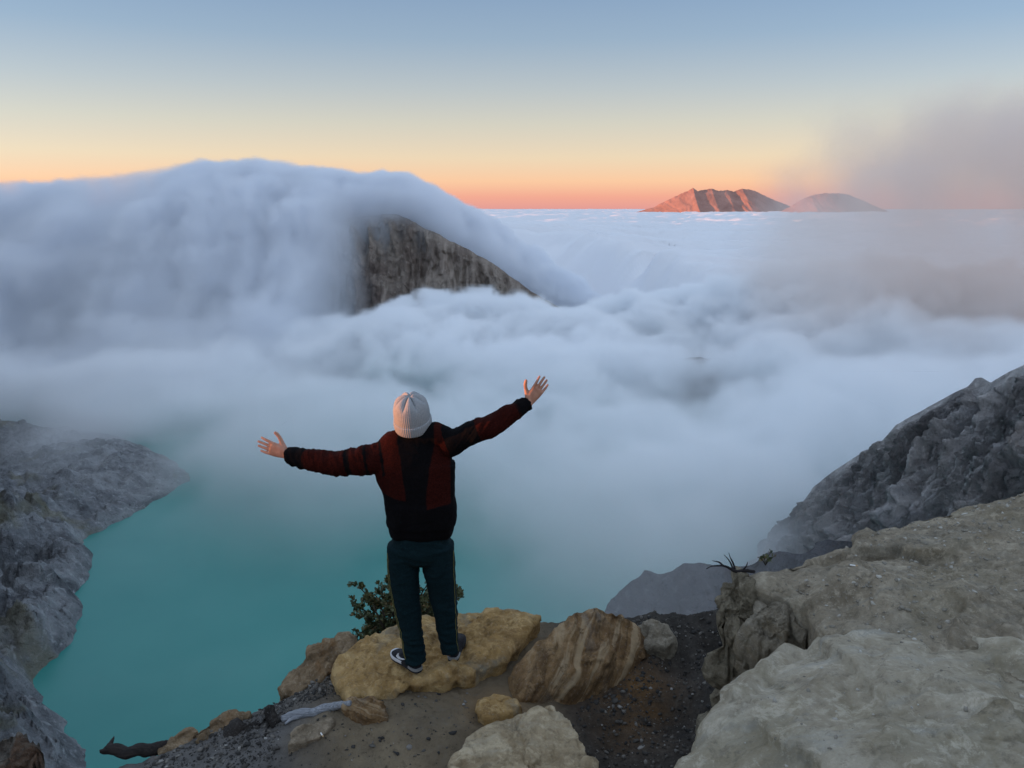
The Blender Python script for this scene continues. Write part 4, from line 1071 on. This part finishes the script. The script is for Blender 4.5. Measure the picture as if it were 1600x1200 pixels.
# beanie: ribbed knit, folded cuff, crown gathered in a star
m = NT('white_knit')
kz = m.noise(m.coord(), 220, 4, 0.7)
m.done(m.mix(m.step(kz, 0.35, 0.7, 0, 1), (0.245, 0.262, 0.278), (0.40, 0.42, 0.435)), 0.95, m.bump(kz, 0.35, 0.0012), 0.1)
knit = m.m
def beanie(part, prof, ribs, amp, gather):
    nu = ribs * 5
    th_ = np.linspace(0, 2 * math.pi, nu, endpoint=False); P = curve(np.array(prof, float), 70)
    V = []
    for r, z in P:
        rib = 1 + amp * np.sign(np.cos(ribs * th_)) * np.abs(np.cos(ribs * th_)) ** 0.6 * min(1, r / .05)
        g = gather * sstep(.145, .215, z)
        f = np.abs(np.sin(th_ * 3.5 + 0.4)) ** 0.55
        rr = r * rib * (1 - 0.20 * g * (1 - f))
        zz = z - 0.022 * g * (1 - f) * min(1, r / .03) + 0.0 * th_
        lob = 1 + 0.012 * np.sin(th_ * 2 + 1) + 0.01 * np.sin(th_ * 3)
        V.append(np.stack([rr * lob * np.cos(th_), rr * lob * np.sin(th_) * 1.12, zz], 1))
    V = np.stack(V, 1).reshape(-1, 3)
    me = mesh_np(part, V, grid_faces(nu, len(P), True))
    me.transform(Matrix.Rotation(R(17), 4, 'X') @ Matrix.Rotation(R(-3), 4, 'Y'))
    return me
hb = Vector(W(646, 668, 0.012)) - man.location + Vector((0, 0, 0.003))
hat = link('beanie', beanie('beanie', [(.094, .005), (.100, .03), (.1035, .07), (.1035, .11), (.0985, .145), (.086, .182), (.060, .208), (.028, .219), (.010, .213), (.001, .208)], 56, 0.010, 1.0), knit, man); hat.location = hb
cuff = link('cuff', beanie('cuff', [(.096, .002), (.102, -.002), (.1075, .006), (.1100, .03), (.1095, .054), (.106, .062), (.102, .060), (.1, .050)], 56, 0.012, 0.0), knit, hat)

# shoes
rub = NT('dark_rubber'); rub.done((0.012, 0.012, 0.013), 0.7); wht = NT('white_foam'); wht.done((0.55, 0.55, 0.56), 0.6); gry = NT('grey_foam'); gry.done((0.22, 0.22, 0.215), 0.7)
upm = NT('black_mesh_upper'); kk = upm.noise(upm.coord(), 90, 4); upm.done(upm.mix(upm.step(kk, .4, .65), (0.006, 0.006, 0.008), (0.018, 0.018, 0.024)), 0.8, upm.bump(kk, 0.4, 0.003), 0.25)
def outline(s, grow=0.0):
    """half widths of a foot at length S (0 heel .. 1 toe): outer side, inner side"""
    xs = [0, .04, .12, .3, .5, .68, .82, .92, .98, 1.0]; o = [.012, .026, .034, .034, .037, .046, .047, .038, .022, .008]; i = [.012, .026, .034, .031, .029, .040, .045, .037, .021, .008]
    return np.interp(s, xs, o) + grow, np.interp(s, xs, i) + grow
def shoe(loc, ang, side, mark):
    """SIDE is the sign of the outer side"""
    root = empty('shoe', Vector(loc) - man.location, (0, 0, ang)); root.parent = man
    Ln = 0.285
    def slab_(name, s0, s1, z0, z1, grow, mat, toe=0.012):
        b2 = bmesh.new(); S_ = np.linspace(s0, s1, 28); lv = []
        for zz in (z0, z0 + (z1 - z0) * 0.25, z0 + (z1 - z0) * 0.75, z1):
            g = grow - (0.002 if zz in (z0, z1) else 0)
            lv.append([b2.verts.new((side * outline(s, g)[0], s * Ln, zz + toe * max(0, s - .75) ** 2 * 8)) for s in S_] + [b2.verts.new((-side * outline(s, g)[1], s * Ln, zz + toe * max(0, s - .75) ** 2 * 8)) for s in S_[::-1]])
        n_ = len(lv[0])
        for a, b in zip(lv[:-1], lv[1:]):
            for k in range(n_): b2.faces.new((a[k], a[(k + 1) % n_], b[(k + 1) % n_], b[k]))
        b2.faces.new(lv[0][::-1]); b2.faces.new(lv[-1]); bmesh.ops.recalc_face_normals(b2, faces=b2.faces)
        me = bpy.data.meshes.new(name); b2.to_mesh(me); b2.free(); return link(name, me, mat, root, smooth=False)
    slab_('sole', 0, 1, 0.0, 0.012, 0.004, rub.m)
    slab_('midsole', 0.50, 1.0, 0.0115, 0.032, 0.006, wht.m if mark else rub.m); slab_('heel_cushion', 0.0, 0.26, 0.0115, 0.030, 0.006, gry.m); slab_('midsole', 0.25, 0.51, 0.012, 0.030, 0.003, rub.m)
    b2 = bmesh.new()
    S_ = [.02, .07, .15, .28, .40, .52, .66, .80, .91, .975]; H = [.088, .100, .104, .104, .098, .086, .070, .058, .047, .034]
    rings = []
    for s, h in zip(S_, H):
        o, i = outline(s, 0.0); ring = []
        for k in range(24):
            a = math.pi * k / 23; c = math.cos(a); x = (o if c > 0 else i) * math.copysign(abs(c) ** (0.62 if s > .5 else .75), c) * (1 - (.28 * math.sin(a) if s < .5 else 0))
            ring.append(b2.verts.new((side * x, s * Ln, .026 + (h - .026) * math.sin(a) ** .8)))
        rings.append(ring)
    for a, b in zip(rings[:-1], rings[1:]):
        for k in range(23): b2.faces.new((a[k], a[k + 1], b[k + 1], b[k]))
    b2.faces.new(rings[0]); b2.faces.new(rings[-1][::-1]); bmesh.ops.recalc_face_normals(b2, faces=b2.faces)
    me = bpy.data.meshes.new('upper'); b2.to_mesh(me); b2.free(); up = link('upper', me, upm.m, root)
    sd_ = up.modifiers.new('s', 'SUBSURF'); sd_.levels = 2; sd_.render_levels = 2
    if mark:                                                      # the white tick on the outer side
        sh = [(.44, .050), (.50, .041), (.58, .040), (.66, .047), (.78, .063), (.66, .054), (.58, .051), (.52, .055), (.485, .072)]
        b2 = bmesh.new(); f_, k_ = [], []
        for s, z in [(1.08 - .98 * s + .02, z) for s, z in sh]:
            x = outline(s)[0] * (1 - max(0, z - .04) * 5.5)
            f_.append(b2.verts.new((side * (x + .0045), s * Ln, z))); k_.append(b2.verts.new((side * (x - .004), s * Ln, z)))
        b2.faces.new(f_); n_ = len(f_)
        for q in range(n_): b2.faces.new((f_[q], f_[(q + 1) % n_], k_[(q + 1) % n_], k_[q]))
        bmesh.ops.recalc_face_normals(b2, faces=b2.faces)
        me = bpy.data.meshes.new('tick_mark'); b2.to_mesh(me); b2.free(); link('tick_mark', me, wht.m, root, smooth=False)
    return root
lp = at_z(656, 1052, 0.0); rp_ = at_z(707, 1036, 0.0)
shoe((lp[0], lp[1], 0.004), R(43), -1, True)
shoe((rp_[0], rp_[1], 0.006), R(-6), 1, False)
# ------------------------------------------------------------------ plants, dead wood, litter
bpy.context.view_layer.update()
dg = bpy.context.evaluated_depsgraph_get()
def hit(px, py, skip=()):
    """the surface seen at a pixel"""
    d = Vector(ray(px, py)).normalized(); o = Vector((0, 0, CAM_Z))
    ok, loc, nrm, _, ob, _ = S.ray_cast(dg, o, d)
    return loc, nrm
def tube_obj(name, pts, rad, mat, parent=None, n=24, wob=0.0, seed=0, nseg=10):
    c = curve(np.c_[np.array(pts, float), np.array(rad, float)], n)
    c[:, :3] += wob * np.stack([perlin(np.c_[c[:, :3] * 9 + k * 5], seed + k) for k in range(3)], 1) * np.sin(np.linspace(0.15, 3.0, n))[:, None]
    b = bmesh.new(); loft(b, c[:, :3], [max(r, 5e-4) for r in c[:, 3]], up=(0.3, -0.6, 0.7), nseg=nseg)
    bmesh.ops.recalc_face_normals(b, faces=b.faces)
    for v in b.verts:
        v.co += v.normal * 0
    me = bpy.data.meshes.new(name); b.to_mesh(me); b.free()
    if wob:
        V = np.array([v.co[:] for v in me.vertices]); N = np.array([v.normal[:] for v in me.vertices])
        V += N * (np.mean(rad) * 0.35 * (ridged(np.c_[V[:, 0] * 14, V[:, 1] * 30, V[:, 2] * 30], 3, seed + 9) - 0.4))[:, None]
        me.vertices.foreach_set('co', V.astype(np.float32).ravel())
    return link(name, me, mat, parent)

bark = NT('dark_bark'); bark.done(bark.ramp(bark.noise(bark.coord(), 60, 5), [(0.3, (0.02, 0.016, 0.012)), (0.7, (0.07, 0.055, 0.04))]), 0.9, bark.bump(bark.noise(bark.coord(), 150, 4), 0.6, 0.004))
leaf = NT('small_leaves')
leaf.done(leaf.ramp(leaf.attr('shade'), [(0.0, (0.035, 0.048, 0.022)), (0.5, (0.075, 0.088, 0.034)), (0.85, (0.115, 0.115, 0.048)), (1.0, (0.19, 0.12, 0.05))]), 0.55, None, 0.35)
rng = np.random.default_rng(11)
def leaves(name, spots, parent, size=(0.022, 0.042)):
    """small oblong folded leaves at SPOTS (position, direction)"""
    V, F4, sh = [], [], []
    for p, d in spots:
        d = d / max(np.linalg.norm(d), 1e-9); r = rng.normal(size=3); s = np.cross(d, r); s /= np.linalg.norm(s); n = np.cross(s, d)
        L = rng.uniform(*size); w_ = L * rng.uniform(.26, .36); b = len(V); cup = L * 0.12
        V += [p, p + d * L * .35 + s * w_ * .8 + n * cup, p + d * L * .45 - n * 0.0, p + d * L * .35 - s * w_ * .8 + n * cup, p + d * L * .75 + s * w_ * .75 + n * cup, p + d * L, p + d * L * .75 - s * w_ * .75 + n * cup]
        F4 += [(b, b + 1, b + 2), (b, b + 2, b + 3), (b + 1, b + 4, b + 2), (b + 2, b + 4, b + 5), (b + 2, b + 5, b + 6), (b + 2, b + 6, b + 3)]
        sh += [rng.random()] * 7
    me = mesh_np(name, np.array(V), np.array(F4)); me.attributes.new('shade', 'FLOAT', 'POINT').data.foreach_set('value', np.array(sh, np.float32))
    ob = link(name, me, leaf.m, parent, smooth=False); ob['kind'] = 'stuff'
    return ob

base = at_y(628, 1000, 5.25)
shrub = empty('shrub', base)
tag(shrub, 'small gnarled green shrub growing at the brink behind the man\'s legs', 'shrub')
tips = [(560, 916), (549, 943), (556, 962), (586, 928), (607, 902), (622, 908), (645, 905), (668, 912), (690, 925), (652, 930), (719, 921), (716, 934), (560, 988), (578, 968), (600, 950), (612, 975), (640, 955), (672, 950), (690, 945), (660, 935), (676, 930), (664, 965), (684, 962), (570, 935), (595, 915), (590, 975), (566, 998), (545, 1003)]
spots = []
for i, (tx, ty) in enumerate(tips):
    yt = 5.25 + rng.uniform(-.20, .25); t = at_y(tx, ty, yt); b = base + np.array([rng.uniform(-.03, .03), 0, 0])
    mid = b * .55 + t * .45 + np.array([rng.uniform(-.05, .05), rng.uniform(-.05, .05), -0.02 + rng.uniform(-.05, .05)])
    q = b * .2 + t * .8 + np.array([rng.uniform(-.03, .03), 0, rng.uniform(-.03, .01)])
    P = [b - base, mid - base, q - base, t - base]
    tube_obj('branch', P, [.011, .008, .005, .003], bark.m, shrub, 20, 0.012, i, 8)
    c = curve(np.array(P), 40)
    for k in range(9, 40, 2):
        tw = rng.normal(size=3) * np.array([1, 1, .8]) + np.array([0, 0, .35]); tw /= np.linalg.norm(tw); ln = rng.uniform(.02, .075) * (1.25 - 0.5 * k / 40)
        if rng.random() < 0.85:
            for z in range(17):
                f = rng.random() ** .6; d = tw + rng.normal(size=3) * .7
                spots.append((c[k] + tw * ln * f + rng.normal(size=3) * .003, d))
leaves('foliage', spots, shrub)

grey_wood = NT('weathered_wood'); gn = grey_wood.noise(grey_wood.coord((4, 40, 40)), 3, 6, 0.6, 0.3)
grey_wood.done(grey_wood.ramp(gn, [(0.3, (0.11, 0.115, 0.125)), (0.7, (0.34, 0.35, 0.37))]), 0.85, grey_wood.bump(gn, 0.7, 0.006))
def lay_on(pts, lift):
    out = []
    for x, y in pts:
        l, _ = hit(x, y); out.append(np.array(l) + np.array([0, 0, lift]))
    return out
P = lay_on([(443, 1126), (462, 1119), (490, 1117), (520, 1108), (546, 1101)], 0.012)
root_ = empty('driftwood', P[0]); tag(root_, 'pale grey forked root lying on the dark soil at left', 'driftwood')
o = P[0]
tube_obj('stem', [p - o for p in P], [.018, .026, .028, .024, .016], grey_wood.m, root_, 40, 0.012, 3, 14)
Q = lay_on([(446, 1133), (456, 1127), (474, 1119)], 0.010)
tube_obj('fork', [p - o for p in Q], [.007, .011, .014], grey_wood.m, root_, 20, 0.008, 5, 12)
Q = lay_on([(440, 1122), (455, 1119), (480, 1117)], 0.010)
tube_obj('fork', [p - o for p in Q], [.006, .010, .012], grey_wood.m, root_, 20, 0.008, 7, 12)

char = NT('charred_wood'); cn = char.noise(char.coord((6, 30, 30)), 3, 6, 0.65)
char.done(char.ramp(cn, [(0.3, (0.006, 0.005, 0.005)), (0.7, (0.035, 0.026, 0.022))]), 0.85, char.bump(cn, 0.8, 0.008))
P = [at_z(x, y, z) for x, y, z in [(157, 1174, -.30), (176, 1170, -.30), (205, 1175, -.31), (235, 1172, -.32), (262, 1166, -.34)]]
log_ = empty('charred_log', P[2]); tag(log_, 'blackened broken log jutting out over the lake at bottom left', 'log')
tube_obj('stem', [p - P[2] for p in P], [.010, .030, .034, .036, .034], char.m, log_, 40, 0.02, 13, 16)
Q = [at_z(x, y, -.29) for x, y in [(170, 1166), (174, 1158), (178, 1151)]]
tube_obj('stub', [p - P[2] for p in Q], [.016, .010, .002], char.m, log_, 14, 0.006, 17, 10)

P = [at_z(x, y, z) for x, y, z in [(1178, 893, .80), (1160, 892, .815), (1146, 889, .83), (1130, 884, .85), (1116, 884, .87), (1104, 889, .86)]]
dead = empty('dead_branch', P[0]); tag(dead, 'dark leafless branch lying at the far edge of the rock terrace', 'branch')
dn = NT('dead_wood'); dn.done((0.016, 0.012, 0.012), 0.85)
tube_obj('stem', [p - P[0] for p in P], [.010, .010, .009, .006, .004, .002], dn.m, dead, 30, 0.02, 19, 8)
for i, tw in enumerate([[(1146, 889, .83), (1141, 878, .86), (1131, 867, .89)], [(1148, 889, .83), (1143, 876, .87), (1139, 864, .91)], [(1160, 892, .815), (1166, 885, .84), (1168, 878, .86)], [(1130, 884, .85), (1122, 878, .87), (1113, 876, .88)]]):
    Q = [at_z(*q) for q in tw]; tube_obj('twig', [p - P[0] for p in Q], [.006, .004, .0012], dn.m, dead, 16, 0.01, 23 + i, 8)

b = at_z(1196, 883, .82)
pl = empty('plant', b); tag(pl, 'tiny green leafy plant at the far edge of the rock terrace', 'plant')
spots = []
for i, (tx, ty) in enumerate([(1186, 872), (1192, 866), (1204, 863), (1209, 870), (1200, 873)]):
    t = at_z(tx, ty, .88); P = [np.zeros(3), (t - b) * .5 + np.array([0, 0, .01]), t - b]
    tube_obj('stem', P, [.003, .0025, .0015], bark.m, pl, 10, 0.0, 31 + i, 6)
    for k in range(7):
        f = rng.uniform(.5, 1); spots.append((np.array(P[2]) * f, rng.normal(size=3) + np.array([0, 0, .6])))
leaves('foliage', spots, pl, (0.018, 0.034))

paper = NT('white_paper'); paper.done((0.72, 0.71, 0.68), 0.8)
filt = NT('tan_paper'); filt.done((0.45, 0.30, 0.16), 0.8)
def butt(px, py, ang, label):
    l, n = hit(px, py); r = empty('cigarette_butt', l + n * 0.004); r.rotation_euler = (0, 0, ang); tag(r, label, 'cigarette butt', 'cigarette butts dropped on the rock')
    tube_obj('paper', [(-.013, 0, 0), (0, 0, 0), (.013, 0, 0)], [.0042] * 3, paper.m, r, 6); tube_obj('filter', [(.013, 0, 0), (.018, 0, 0), (.024, 0, 0)], [.0043] * 3, filt.m, r, 6)
butt(1332, 883, R(-20), 'white cigarette butt on the earthy rock terrace at right')
butt(503, 1148, R(-55), 'white cigarette butt on the soil beside the flat tan stone')
